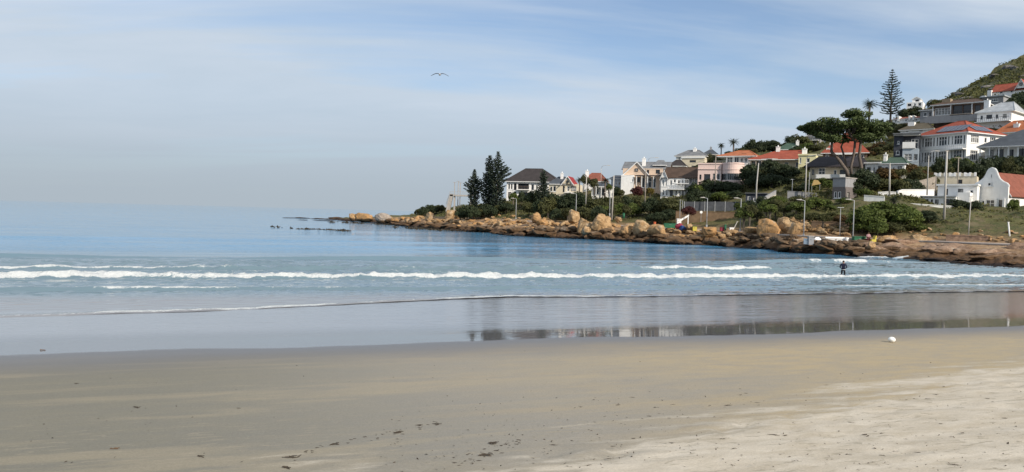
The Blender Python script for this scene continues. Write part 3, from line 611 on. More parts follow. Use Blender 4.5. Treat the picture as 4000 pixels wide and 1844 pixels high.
def build_houses():
    # --- headland row, left to right
    h = House('hip_roof_house', 'white two-storey house with a big charcoal hip roof behind the tall pines', 1978, 778, 228, -12)
    h.vol(0, 190, 0, 11, 0, 70, WHITE, front=[(5, 38, 8, 22), (15, 38, 8, 22), (28, 36, 10, 26, 'o'), (44, 40, 42, 22, 'o'), (94, 36, 12, 24), (112, 38, 8, 20), (6, 4, 13, 24, 'o'), (28, 2, 10, 28, 'o'), (48, 2, 36, 26, 'o'), (94, 4, 10, 24), (116, 4, 12, 24, 'd'), (140, 36, 14, 22), (165, 36, 14, 22)])
    h.hip(0, 195, 0, 11, 70, 54, 58, 125, CHAR, 0.8); h.balcony(42, 90, -1.2, 0, 39, rail=BROWNW); h.done()
    h = House('low_roof_house', 'cream house with a dark grey roof and a bright red roof side by side', 2143, 760, 215, -15)
    h.vol(0, 112, 0, 8, 0, 42, CREAM, front=[(4, 12, 10, 20), (16, 12, 12, 22), (54, 10, 8, 24, 'o'), (70, 14, 10, 18), (86, 14, 20, 20, 'o')])
    h.hip(0, 62, 0, 8, 42, 30, 26, 52, SLATE, 0.4); h.gable_y(52, 96, -0.6, 8, 43, 30, BRIGHTRED, CREAM, 0.3, wins=((70, 46, 8, 10),)); h.balcony(64, 112, -1.5, 0, 10); h.chimney(42, 3, 60, 84, 0.7); h.done()
    h = House('brown_roof_house', 'white house with a red-brown hip roof above the lower white bungalow', 2277, 730, 226, -10)
    h.vol(0, 90, 0, 8, 0, 23, WHITE, front=[(8, 6, 12, 12), (40, 6, 10, 12), (60, 6, 16, 12)]); h.hip(0, 90, 0, 8, 23, 34, 30, 65, RUST, 0.5); h.chimney(13, 2, 30, 62, 1.0); h.done()
    h = House('bungalow', 'white bungalow with slate roof and open veranda below the red-brown roof', 2312, 768, 204, -15)
    h.vol(0, 76, 0, 7, 0, 40, WHITE, front=[(6, 8, 8, 24, 'o'), (18, 8, 8, 24), (34, 4, 20, 26, 'o'), (60, 10, 10, 18)]); h.hip(0, 76, 0, 7, 40, 16, 22, 52, SLATE, 0.4); h.box('veranda_roof', 2, 74, -2, -.41, 36, 39, TRIM); h.posts((4, 20, 40, 56, 72), -1.9, 0, 36); h.done()
    h = House('grey_house', 'narrow blue-grey house with rounded dark roof left of the peach gable', 2386, 745, 216, -12)
    h.vol(0, 44, 0, 8, 0, 48, BLUEG, front=[(6, 22, 7, 14), (17, 22, 7, 14), (29, 22, 7, 14), (8, 2, 10, 14), (26, 2, 10, 14)]); h.hip(0, 44, 0, 8, 48, 14, 12, 32, SLATE, 0.4); h.done()
    h = House('gabled_house', 'peach house with a tall front gable, grey slate roof and white base', 2431, 742, 205, -18)
    h.vol(0, 152, 0, 9, 0, 84, PEACH, front=[(56, 30, 12, 20, 'o'), (74, 10, 12, 38), (90, 10, 22, 38, 'm'), (116, 10, 12, 38), (126, 64, 16, 16, 'o'), (92, 64, 9, 14, 'o')])
    h.vol(-2, 46, -1.6, 0, 0, 57, WHITE, name='base_wall', front=[(54 - 16, 30, 6, 12)]); h.gable_x(-2, 172, 1.0, 10, 84, 30, GREYR, PEACH); h.gable_y(0, 104, -0.3, 5, 58, 52, GREYR, PEACH, 0.35, apex=55, wins=((48, 72, 12, 12),))
    h.hip(112, 160, 2, 8, 100, 22, 125, 148, GREYR, 0.2, ridge=False, name='upper_roof'); h.chimney(74, 3.0, 95, 124, 0.9); h.box('veranda_roof', 56, 152, -2.2, -.31, 54, 57, DTRIM); h.posts((58, 78, 100, 122, 148), -2.0, 0, 54); h.done()
    h = House('bay_window_house', 'white Victorian house with brown tiled roof, gable and tall bay windows', 2580, 768, 196, -24)
    h.vol(0, 92, 0, 8, 0, 76, WHITE, front=[(6, 40, 6, 26), (17, 40, 6, 26), (34, 42, 9, 22), (48, 54, 10, 14), (66, 44, 8, 20, 'o'), (80, 40, 8, 26), (6, 4, 8, 22, 'm'), (20, 4, 8, 22, 'm'), (36, 2, 12, 24, 'o'), (56, 4, 8, 22), (70, 4, 8, 22), (82, 2, 8, 24, 'd')])
    h.vol(92, 134, 2, 9, 0, 82, WHITE, name='side_wing', front=[(96, 54, 7, 20), (106, 54, 7, 20), (116, 54, 7, 20), (125, 54, 7, 20), (98, 22, 8, 22), (112, 22, 8, 22)])
    h.gable_x(10, 140, 0.2, 9, 78, 40, BROWNR, WHITE); h.gable_y(0, 26, -0.4, 3, 74, 30, BROWNR, WHITE, 0.2); h.balcony(28, 92, -1.3, 0, 30); h.balcony(60, 110, -1.1, 0, 52); h.done()
    h = House('hip_roof_house', 'white hillside house with pale grey hip roof and a long flat terrace', 2640, 665, 265, -25)
    h.vol(0, 112, 0, 10, 0, 55, WHITE2, front=[(8, 38, 8, 12), (42, 38, 8, 12), (56, 40, 6, 10), (70, 40, 12, 10), (92, 40, 8, 10)]); h.hip(0, 112, 0, 10, 55, 27, 34, 76, GREYR, 0.6); h.chimney(62, 4, 66, 86, 1.1)
    h.vol(33, 118, -4.5, 0, 0, 45, CREAM, name='terrace', front=[(62, 26, 24, 9, 'o'), (70, 6, 12, 8, 'o')]); h.box('terrace_parapet', 31, 120, -4.8, -4.3, 42, 48, TRIM); h.done()
    h = House('cottage', 'small house with a dark charcoal pyramid roof in front of the pale terrace', 2612, 658, 238, -20)
    h.vol(0, 62, 0, 7, 0, 10, WHITE2, front=[(10, 1, 10, 7), (36, 1, 12, 7)]); h.hip(0, 62, 0, 7, 10, 26, 22, 40, CHAR, 0.4); h.done()
    h = House('cottage', 'distant house with a slate pyramid roof and finial, left of the palms', 2745, 612, 300, -20)
    h.vol(0, 55, 0, 8, 0, 9, WHITE2, front=[(10, 1, 10, 6), (34, 1, 10, 6)]); h.hip(0, 55, 0, 8, 9, 22, 24, 32, SLATE, 0.5); h.chimney(27, 4, 26, 38, 0.7, GREYW); h.done()
    h = House('orange_roof_house', 'white house with low orange tiled roof directly behind the pink house', 2835, 648, 214, -28)
    h.vol(0, 96, 0, 9, 0, 38, WHITE, front=[(4, 10, 22, 24, 'm'), (32, 12, 18, 22), (56, 14, 10, 16), (72, 14, 10, 16), (86, 14, 7, 16)]); h.hip(-26, 112, -1, 9, 37, 26, 40, 80, ORANGE, 0.5)
    h.balcony(-38, 40, -3.0, 0, 2, rail=STEEL, h=1.1); h.box('skylight', 58, 76, 0.6, 1.8, 46, 48, DTRIM); h.done()
    # pink house with the bowed corner
    h = House('bow_front_house', 'pink flat-roofed house with a bowed corner and wide window band', 2725, 716, 190, -20)
    h.vol(0, 90, 0, 9, 0, 74, PINK, front=[(6, 14, 8, 20, 'o'), (24, 12, 24, 24, 'o'), (58, 14, 8, 24, 'o'), (72, 14, 14, 24)]); h.vol(90, 172, 1.6, 9, 0, 74, PINK, name='rear_wall')
    kx, kz = h.kx, h.kz; cx = 132 * kx; rx = 43 * kx; ry = 3.2; n = 16
    arc = [(cx - rx * math.cos(math.pi * k / n), 1.6 - ry * math.sin(math.pi * k / n)) for k in range(n + 1)]
    def ring(z0, z1, sc=1.0, top=True):
        mb = MB(); A = [(cx + (x - cx) * sc, 1.62 + (y - 1.62) * sc) for x, y in arc]
        for k in range(n): mb.poly([(*A[k], z0), (*A[k + 1], z0), (*A[k + 1], z1), (*A[k], z1)])
        if top: mb.poly([(*p, z1) for p in A]); mb.poly([(*p, z0) for p in A][::-1])
        return mb
    h.part('bow_wall', ring(-3, 12 * kz), PINK); h.part('bow_wall', ring(38 * kz, 74 * kz), PINK); g = h.part('window', ring(12.05 * kz, 37.95 * kz, 0.955, False), TRIM)
    for k in range(n):
        if k in (0, n - 1): continue
        A = [(cx + (x - cx) * 0.97, 1.62 + (y - 1.62) * 0.97) for x, y in (arc[k], arc[k + 1])]; t = Vector((A[1][0] - A[0][0], A[1][1] - A[0][1])); p0 = Vector(A[0]) + t * .07; p1 = Vector(A[0]) + t * .93
        h.part('pane', MB().poly([(*p0, 13.5 * kz), (*p1, 13.5 * kz), (*p1, 36.5 * kz), (*p0, 36.5 * kz)]), GLASS, parent=g)
    h.part('parapet', ring(74.05 * kz, 80 * kz, 1.02), PINK); h.box('parapet', -1, 90, -0.15, 0.25, 74.05, 79, PINK); h.box('cornice', -1, 88, -0.2, -0.003, 54, 57, PINK); h.part('cornice', ring(52 * kz, 55 * kz, 1.03), PINK); h.done()
    h = House('red_roof_house', 'house with a broad red hip roof and open porch above dark trees', 2932, 662, 200, -24)
    h.vol(0, 205, 0, 10, 0, 38, CREAM, front=[(4, 4, 14, 28, 'o'), (24, 4, 16, 28, 'o'), (48, 6, 30, 24, 'm'), (92, 8, 16, 20), (130, 8, 14, 20), (170, 8, 14, 20)]); h.hip(0, 208, -1.5, 10, 37, 40, 96, 186, RED, 0.6)
    h.posts((2, 22, 44, 84), -1.8, 0, 37, 0.2, WOOD); h.chimney(98, 4, 64, 90, 1.0); h.chimney(200, 3, 52, 80, 0.9); h.done()
    h = House('green_roof_house', 'small house with a green sheet roof behind the broad red hip roof', 3037, 592, 262, -24)
    h.vol(0, 86, 0, 8, 0, 8, GREYW, front=[(20, 1, 8, 5), (50, 1, 12, 5)]); h.hip(0, 86, 0, 8, 8, 28, 34, 60, GREENR, 0.4); h.chimney(74, 3, 20, 42, 1.0); h.box('skylight', 56, 70, 1.4, 2.6, 19, 20.5, TRIM); h.done()
    h = House('flat_roof_house', 'pale yellow flat-roofed block with chimney between red and thatched roofs', 3118, 648, 188, -26)
    h.vol(0, 68, 0, 7, 0, 44, YELLOWW, front=[(3, 10, 8, 22), (30, 12, 14, 18)]); h.box('parapet', -2, 70, -0.25, 0.2, 40, 46, YELLOWW); h.chimney(20, 2, 44, 66, 1.1); h.done()
    h = House('thatched_house', 'white house under a black thatched roof below the leaning cypress trunks', 3162, 696, 172, -26)
    h.vol(0, 205, 0, 9, 0, 46, CREAM, front=[(8, 12, 10, 22, 'o'), (34, 2, 26, 38, 'm'), (92, 6, 12, 26), (116, 8, 20, 24, 'o'), (150, 8, 16, 22), (178, 8, 14, 22, 'o')]); h.hip(-6, 214, -1, 9, 44, 44, 26, 196, THATCH, 0.9, fascia=DTRIM, ridge=False); h.balcony(28, 140, -3.2, 0, 0, rail=TRIM, solid=True, h=0.7); h.done()
    h = House('steep_roof_house', 'dark house with steep red roof and dormers behind the cypress trunks', 3214, 622, 206, -26)
    h.vol(0, 168, 0, 10, 0, 24, BROWNW, front=[(10, 4, 14, 14), (60, 4, 16, 14), (128, 6, 8, 10), (146, 6, 10, 10)]); h.hip(0, 168, 0, 10, 24, 72, 66, 112, RED, 0.6, ridge=False)
    for x in (12, 26): h.vol(x, x + 12, 0.4, 2.5, 30, 44, WHITE, name='dormer', front=[(x + 2, 32, 8, 9)])
    h.chimney(30, 3, 44, 76, 1.0); h.chimney(84, 5, 92, 106, 1.2, RUST); h.box('roof_board', 46, 112, -1.2, -.7, 16, 22, TRIM); h.done()
    h = House('hill_house', 'dark slate-roofed house on the skyline left of the flat cypress crown', 3142, 552, 290, -30)
    h.vol(0, 60, 0, 9, 0, 16, GREYW, front=[(22, 2, 16, 11, 'm'), (44, 2, 10, 10, 'o')]); h.gable_y(0, 60, -1, 9, 16, 22, SLATE, GREYW, 0.4, apex=40); h.balcony(4, 56, -2, 0, 3, rail=STEEL); h.done()
    h = House('twin_gable_house', 'white house with small pointed gable right of the cypress crown', 3416, 568, 226, -36)
    h.vol(0, 30, 0, 8, 0, 40, WHITE, front=[(4, 8, 6, 18, 'o'), (15, 8, 6, 18, 'o')]); h.gable_y(0, 30, -.2, 8, 40, 24, METALR, WHITE, 0.3); h.vol(-44, 0, 1, 8, 0, 34, WHITE2, name='side_wing', front=[(-34, 16, 10, 10), (-16, 16, 8, 10)]); h.hip(-44, 0, 1, 8, 34, 14, -30, -12, GREYR, 0.3); h.done()
    h = House('bungalow', 'white bungalow with dark green roof and white end gable below the rust bushes', 3378, 684, 164, -36)
    h.vol(0, 150, 0, 8, 0, 44, WHITE2, front=[(8, 8, 14, 22, 'o'), (30, 8, 10, 24), (50, 4, 14, 30, 'o'), (76, 8, 16, 24, 'm'), (104, 8, 10, 22), (124, 8, 16, 24, 'o')]); h.box('roof', -4, 62, -0.6, 8.4, 44.2, 49, TRIM); h.hip(60, 150, 0, 8, 44.2, 27, 84, 130, GREENR, 0.5); h.vol(66, 78, 1, 2.2, 50, 68, WHITE, name='end_gable'); h.chimney(72, 1.6, 66, 78, 0.7); h.done()
    h = House('modern_house', 'dark clad house with white balcony and grey bay left of the villa', 3487, 644, 178, -30)
    h.vol(0, 36, 1, 10, 0, 118, DARKW, front=[(14, 82, 8, 12), (10, 40, 14, 16)]); h.vol(36, 98, 0, 10, 0, 62, BLUEG, name='lower_wall', front=[(42, 16, 32, 26, 'm'), (80, 18, 14, 22, 'o')]); h.vol(36, 98, 2.4, 10, 62.1, 112, DARKW, name='upper_wall', front=[(40, 64, 22, 36, 'o'), (66, 64, 28, 38, 'm')])
    h.balcony(35, 84, -0.3, 2.4, 66, solid=True, rail=WHITE, h=1.3); h.box('roof', -4, 102, -0.6, 10.5, 118.2, 122, GREYR); h.box('roof', -2, 100, 0, 2.0, 114, 117, TRIM); h.done()
    # --- the villa
    h = House('villa', 'large white two-storey villa with red hip roof and solar panels', 3771, 668, 170, -65)
    D = h.sy(146)
    def bay(x, z, hh): return [(x, z, 9, hh), (x + 11, z, 34, hh, 'm'), (x + 47, z, 9, hh)]
    h.vol(-191, 0, 0, D, 0, 152, WHITE, front=bay(-185, 104, 38) + bay(-124, 104, 38) + bay(-62, 104, 38) + bay(-185, 40, 44) + bay(-124, 40, 44) + bay(-62, 40, 44), right=[(16, 112, 32, 32, 'm'), (70, 116, 10, 22), (92, 108, 24, 34, 'm'), (124, 112, 14, 26), (16, 44, 30, 40, 'm'), (80, 44, 24, 40, 'm')])
    rf = h.hip(-191, 0, 0, D, 152, 60, -112, -82, RED, 0.8)
    h.box('string_course', -193, 2, -0.18, -0.003, 92, 97, TRIM); h.balcony(-74, 0, -1.4, 0, 88); h.box('canopy', -76, 2, -1.5, -0.2, 84, 87, TRIM)
    kx, kz = h.kx, h.kz; X0, X1, Y0, Y1 = -191 * kx - .8, .8, -.8, D + .8; Z, H = 152 * kz, 212 * kz; ym = (Y0 + Y1) / 2; A_, B_ = Vector((-112 * kx, ym, H)), Vector((-82 * kx, ym, H))
    c0, c1, c2 = Vector((X0, Y0, Z)), Vector((X1, Y0, Z)), Vector((X1, Y1, Z))
    def slope(p0, p1, q0, q1, u, v):
        return (p0.lerp(p1, u)).lerp(q0.lerp(q1, u), v)
    def array(p0, p1, q0, q1, u0, u1, n, v0, v1):
        nn = (p1 - p0).cross(q0 - p0).normalized()
        if nn.z < 0: nn = -nn
        B0, B1 = slope(p0, p1, q0, q1, u0, v0), slope(p0, p1, q0, q1, u1, v0); T = (q0 + q1) / 2 - (p0 + p1) / 2; T = T * (v1 - v0)
        for k in range(n):
            a = B0.lerp(B1, (k + .06) / n); b = B0.lerp(B1, (k + .94) / n); q = [a, b, b + T, a + T]; mb = MB(); lo = [p + nn * .10 for p in q]; hi = [p + nn * .16 for p in q]
            mb.poly(hi); mb.poly(lo[::-1])
            for e in range(4): mb.poly([lo[e], lo[(e + 1) % 4], hi[(e + 1) % 4], hi[e]])
            h.part('solar_panel', mb, SOLAR, parent=rf)
    array(c0, c1, A_, B_, 0.34, 0.92, 6, 0.12, 0.56); array(c1, c2, B_, B_, 0.22, 0.72, 4, 0.14, 0.52); h.done()
    h = House('veranda_house', 'white-posted veranda house with a large slate-blue metal roof at right edge', 3836, 662, 164, -42)
    h.vol(0, 240, 2.5, 12, 0, 88, WHITE2, front=[(12, 44, 22, 36, 'o'), (46, 44, 26, 36, 'o'), (92, 46, 20, 34), (130, 44, 30, 36, 'o')]); h.hip(-14, 300, -0.3, 13, 88, 72, 128, 240, SLATE, 0.5, ridge=False); h.posts((-10, 26, 62, 98, 134, 170), -0.2, 34, 87, 0.22); h.box('veranda_floor', -14, 240, -0.5, 2.48, 30, 34, WHITE); h.vol(-14, 40, -0.4, 2.4, 0, 29.8, CREAM, name='base_wall', front=[(6, 2, 16, 18, 'o')]); h.balcony(-12, 60, -.45, 2.3, 34.1, rail=DTRIM); h.done()
    h = House('orange_roof_house', 'house with a bright orange hip roof behind the villa', 3888, 542, 192, -50)
    h.vol(0, 125, 0, 9, 0, 22, WHITE2, front=[(20, 6, 14, 12), (60, 6, 14, 12)]); h.hip(0, 125, 0, 9, 22, 50, 44, 84, ORANGE, 0.5); h.chimney(70, 2, 28, 54, 1.2); h.done()
    h = House('brown_roof_house', 'wide hillside house with brown roof, glazed front and deep dark balcony', 3648, 462, 216, -46)
    h.vol(0, 185, 0, 10, 0, 48, BROWNW, front=[(4, 10, 60, 28, 'm'), (72, 8, 34, 34, 'o'), (110, 8, 32, 34, 'o'), (152, 12, 20, 26, 'o')]); h.hip(0, 185, -1.0, 10, 48, 24, 50, 140, BROWNR, 0.7); h.chimney(36, 3, 54, 76, 2.2, pm('stone_chimney', (0.28, 0.22, 0.15), var=0.3), False); h.balcony(66, 146, -1.6, 0, 8, mat=WOOD, rail=DTRIM); h.box('terrace', -6, 66, -1.4, -.003, 0, 7, CONC); h.box('retaining_wall', -22, 190, -2.6, -1.7, -24, 1, GREYW); h.posts((0, 68, 146), -1.2, 8, 47, .2, TRIM); h.done()
    h = House('hip_roof_house', 'white house with pale grey hip roof uphill behind the villa', 3815, 484, 200, -50)
    h.vol(0, 130, 0, 10, 0, 42, WHITE, front=[(12, 14, 12, 18), (36, 16, 22, 16, 'o'), (70, 14, 12, 18), (96, 14, 18, 18)]); h.hip(0, 135, 0, 10, 42, 42, 66, 112, METALR, 0.5); h.chimney(22, 3, 42, 92, 1.2); h.balcony(0, 130, -1.8, 0, 4, rail=DTRIM); h.done()
    h = House('red_roof_house', 'topmost red-roofed house with white gable on the upper slope', 3874, 372, 266, -50)
    h.vol(0, 140, 0, 9, 0, 14, WHITE, front=[(30, 3, 12, 8), (70, 3, 10, 8)]); h.gable_x(0, 140, 0, 9, 14, 32, RED, WHITE); h.gable_y(92, 132, -.8, 4, 16, 34, RED, WHITE, 0.3, wins=((107, 24, 10, 12),)); h.vol(-14, 2, -1, 2, 0, 18, WHITE, name='side_wing'); h.done()
    h = House('modern_house', 'grey flat house with white parapet just under the topmost red roof', 3826, 408, 246, -50, )
    h.vol(0, 90, 0, 8, 0, 24, GREYW, front=[(8, 6, 20, 12, 'o'), (44, 6, 26, 12, 'm')]); h.box('roof', -4, 96, -.6, 8.4, 24.1, 28, METALR); h.vol(-6, 16, 1, 4, 0, 34, WHITE, name='tower'); h.done()
    h = House('cottage', 'little grey flat-roofed house left of the wide brown-roofed house', 3594, 466, 236, -44)
    h.vol(0, 50, 0, 7, 0, 34, GREYW, front=[(12, 10, 14, 16), (34, 10, 9, 14, 'o')]); h.hip(0, 50, 0, 7, 34, 9, 16, 34, CHAR, 0.5); h.done()
    h = House('skyline_house', 'small white cubic house on the skyline right of the star-shaped pine', 3541, 421, 330, -35)
    h.vol(0, 62, 0, 9, 0, 20, WHITE, front=[(4, 5, 14, 10, 'o'), (28, 5, 8, 10), (44, 4, 12, 12)]); h.vol(20, 52, 1, 8, 20.1, 34, WHITE, name='upper_wall', front=[(32, 23, 14, 8, 'o')]); h.gable_y(20, 52, .9, 8, 34, 8, WHITE, WHITE, 0.2); h.done()
    h = House('terrace_row', 'low white terrace with three stepped white gable walls beneath the pine', 3486, 480, 244, -40)
    h.vol(0, 112, 0, 7, 0, 13, WHITE, front=[(8, 2, 8, 8), (48, 2, 8, 8), (86, 2, 10, 8)]); h.hip(0, 112, 0, 7, 13, 12, 20, 92, RUST, 0.3, ridge=False)
    for x in (20, 62, 76): h.vol(x, x + 7, -.4, 5, 5, 24, WHITE, name='gable_wall')
    h.done()
    h = House('cottage', 'house with olive brown roof and square white chimney above the dark house', 3517, 522, 216, -42)
    h.vol(0, 120, 0, 8, 0, 13, WHITE2, front=[(20, 3, 12, 7), (70, 3, 16, 7)]); h.hip(0, 120, 0, 8, 13, 30, 40, 90, roofm('olive_tile', (0.10, 0.085, 0.06)), 0.5); h.chimney(32, 3, 22, 46, 1.7, None, False); h.done()
    # --- curly gabled house
    h = House('dutch_gable_house', 'white house with a curved gable and red-brown roof near right edge', 3935, 826, 140, -60)
    kx, kz = h.kx, h.kz; D = h.sy(150)
    h.vol(-139, 0, 0, 0.35, 0, 48, WHITE, name='front_wall', front=[(-104, 4, 10, 38, 'o'), (-88, 2, 36, 44, 'm'), (-38, 2, 18, 44, 'o')], fm=TRIM)
    pr = [(690, 520), (690, 402), (700, 372), (735, 352), (768, 326), (784, 298), (798, 264), (812, 243), (835, 235), (858, 243), (872, 264), (884, 298), (902, 334), (932, 360), (962, 374), (976, 392), (978, 402), (978, 520)]
    pol = [((x - 978) / 288 * 139 * kx, (826 - (550 + y / 2.242)) * kz) for x, y in pr]
    pol[0] = (pol[0][0], 48.02 * kz); pol[-1] = (pol[-1][0], 48.02 * kz)
    h.part('curved_gable', MB().prism(pol, 0.0, 0.35), WHITE)
    cap = MB()
    for k in range(1, len(pol) - 2): cap.tube([(pol[k][0], .15, pol[k][1] + .02), (pol[k + 1][0], .15, pol[k + 1][1] + .02)], .17, 6)
    h.part('gable_coping', cap, TRIM)
    h.window((-82 * kx, -0.24), (1, 0), (0, -1), (0, 15 * kx, 100 * kz, 114 * kz), 'w'); h.box('sill', -87, -61, -.16, -.003, 96, 99, TRIM); h.box('gable_cross', -70, -69, -.06, -.003, 134, 146, DTRIM)
    h.vol(-138, -1, 0.36, D, 0, 72, WHITE, name='side_wall', right=[(30, 20, 14, 30), (90, 20, 16, 30, 'o')]); h.gable_y(-138, 0, 0.8, D, 72, 84, RUST, WHITE, 0.42); h.box('plinth', -142, 4, -1.6, -.003, -8, 0, GREYW)
    for x in (-110, -46, -14): h.box('pier', x - 4, x + 5, -.3, -.004, 0, 50, WHITE)
    h.done()
    h = House('flat_roof_house', 'low white flat-roofed house beside the curved gable, dark doorways', 3660, 802, 146, -40)
    h.vol(0, 150, 0, 9, 0, 76, WHITE, front=[(34, 40, 6, 24, 'o'), (78, 42, 20, 22, 'o'), (122, 30, 14, 30)]); h.box('roof', -4, 154, -.5, 9.4, 76.2, 82, TRIM)
    h.vol(-48, 86, -4, -.01, 0, 30, WHITE, name='front_wing', front=[(-38, 4, 20, 17, 'o'), (-8, 4, 8, 16, 'o'), (8, 4, 14, 16, 'o'), (44, 4, 30, 18, 'o')]); h.box('wing_roof', -50, 88, -4.4, -.02, 30.1, 34, METALR); h.vol(88, 134, -3, -.01, 0, 48, WHITE, name='porch'); h.done()
    h = House('terrace_house', 'cream garden terrace with square white pillars above the flat-roofed house', 3650, 724, 156, -36, 'terrace')
    h.vol(0, 160, 0, 8, 0, 34, CREAM, front=[(90, 6, 16, 16, 'o')])
    for k in range(9): h.box('pillar', k * 19 - 3, k * 19 + 5, -.15, .35, 34.2, 49, WHITE)
    for k in range(8): h.box('railing', k * 19 + 5.2, k * 19 + 15.8, .05, .15, 34.5, 46.5, CREAM if k % 3 else WHITE)
    h.done()
    h = House('grey_outbuilding', 'square grey two-storey outbuilding with twin dark windows below the cypress', 3300, 780, 146, -52)
    h.vol(-50, 0, 0, 4.5, 0, 50, pm('grey_brick', (0.15, 0.13, 0.125), var=0.25, scale=4, bump=.4), front=[(-44, 6, 12, 26), (-28, 6, 12, 26)], right=[(8, 6, 10, 24, 'o')]); h.vol(-50, 0, 0, 4.5, 50.1, 84, GREYW, name='upper_wall'); h.box('cornice', -52, 2, -.2, 4.7, 84.1, 88, CONC); h.done()
    h = House('garden_shed', 'dark flat-roofed shed beside the stepped white wall', 2912, 796, 158, -22, 'shed')
    h.vol(0, 78, 0, 4, 0, 40, DARKW, front=[(8, 6, 10, 24), (30, 8, 16, 16)]); h.box('roof', -3, 84, -.4, 4.3, 40.2, 43, GREYR); h.done()

def solar():
    m, nt, b, out = nodes('solar_cells'); n = NT(nt); c = n.coord('Object', (1.6, 1.6, 1.6)); br = nt.nodes.new('ShaderNodeTexBrick'); n.lk(c, br.inputs[0]); br.inputs['Scale'].default_value = 1.0
    br.inputs['Color1'].default_value = (0.012, 0.014, 0.04, 1); br.inputs['Color2'].default_value = (0.02, 0.022, 0.055, 1); br.inputs['Mortar'].default_value = (0.12, 0.12, 0.14, 1); n.lk(br.outputs[0], b.inputs['Base Color']); b.inputs['Roughness'].default_value = 0.25; return m
SOLAR = solar()
build_houses()
for px_, Y_, z_, r_ in ((3860, 131, 7.35, 8.0), (3945, 130, 7.1, 8.5), (3700, 137, 7.9, 5.5), (4040, 128, 7.2, 8.0)):      # level lawn before the gabled house
    PADS.append(((px_ - 2000) / F * Y_, Y_, z_, r_))
build_terrain()

# ------------------------------------------------------------------ walls, fences, steps
def run_wall(name, label, pts, Y0, Y1, mat, thick=0.3, base=2.0, cat='wall', n=10):
    """wall whose top follows photograph points (px, py_top, py_foot)"""
    P = []
    for k, (px, pt, pf) in enumerate(pts):
        Y = Y0 + (Y1 - Y0) * (px - pts[0][0]) / max(1, pts[-1][0] - pts[0][0]); P.append((at(px, pt, Y), at(px, pf, Y)))
    org = P[0][1].copy(); mb = MB()
    for (t0, f0), (t1, f1) in zip(P[:-1], P[1:]):
        d = (t1 - t0); nrm = Vector((-d.y, d.x, 0)).normalized() * thick
        q = [f0 - Vector((0, 0, base)), f1 - Vector((0, 0, base)), t1, t0]; q = [p - org for p in q]; r = [p + nrm for p in q]
        mb.poly(q); mb.poly(r[::-1]); mb.poly([q[3], q[2], r[2], r[3]]); mb.poly([q[0], q[3], r[3], r[0]]); mb.poly([q[2], q[1], r[1], r[2]])
    root = thing(name, label, cat, org); mb.build('wall_body', mat, root)
    c = MB()
    for (t0, f0), (t1, f1) in zip(P[:-1], P[1:]):
        d = (t1 - t0); nrm = Vector((-d.y, d.x, 0)).normalized(); a, b = t0 - org, t1 - org
        lo = [a - nrm * .06, b - nrm * .06, b + nrm * (thick + .06), a + nrm * (thick + .06)]; lo = [p + Vector((0, 0, .004)) for p in lo]; hi = [p + Vector((0, 0, .12)) for p in lo]
        c.poly(hi); c.poly(lo[::-1])
        for e in range(4): c.poly([lo[e], lo[(e + 1) % 4], hi[(e + 1) % 4], hi[e]])
    c.build('coping', mat, root); return root
run_wall('garden_wall', 'long white garden wall with piers left of the flat-roofed house', [(3505, 748, 782), (3528, 742, 778), (3650, 742, 772)], 146, 146, WHITE)
run_wall('garden_wall', 'curved pale boundary wall in front of the flat-roofed house', [(3520, 800, 828), (3560, 797, 832), (3640, 802, 834), (3716, 806, 836)], 134, 132, WHITE2)
run_wall('garden_wall', 'white boundary wall stepping down beside the spiky palm plant', [(3375, 764, 786), (3400, 766, 800), (3455, 770, 806)], 140, 138, WHITE2)
run_wall('garden_wall', 'short bright white wall between grey outbuilding and palm plant', [(3430, 752, 776), (3470, 750, 780), (3500, 752, 776)], 146, 145, WHITE)
run_wall('fence', 'grey timber fence sloping down beside the pale lamp post', [(3490, 738, 770), (3530, 716, 748), (3600, 706, 742), (3660, 690, 722)], 151, 153, WOOD, 0.12, cat='fence')
run_wall('garden_wall', 'dark grey retaining wall under the tall street lamp', [(3076, 748, 790), (3140, 752, 792), (3196, 758, 796)], 152, 150, GREYW)
run_wall('stair_wall', 'sloping stair parapet with pale base beside the dark shed', [(2962, 792, 806), (3000, 764, 792), (3032, 746, 776)], 152, 154, GREYW, cat='wall')
run_wall('stair_wall', 'pale plastered strip at the foot of the sloping stair parapet', [(2962, 800, 810), (3000, 780, 792), (3030, 764, 780)], 151.6, 153.5, CREAM, cat='wall')
run_wall('stone_wall', 'rough stone terrace wall at the path below the curved gable', [(3695, 920, 950), (3770, 921, 952), (3860, 926, 956)], 112, 109, pm('rubble_stone', (0.30, 0.20, 0.14), var=0.55, scale=1.6, bump=0.9, bscale=2.5), 0.6)
run_wall('retaining_wall', 'long brown retaining wall with rail above the stone pile', [(3170, 866, 900), (3250, 868, 903), (3330, 874, 908)], 127, 124, pm('brown_retaining', (0.19, 0.13, 0.085), var=0.35, stain=.4, bump=.5), 0.4)
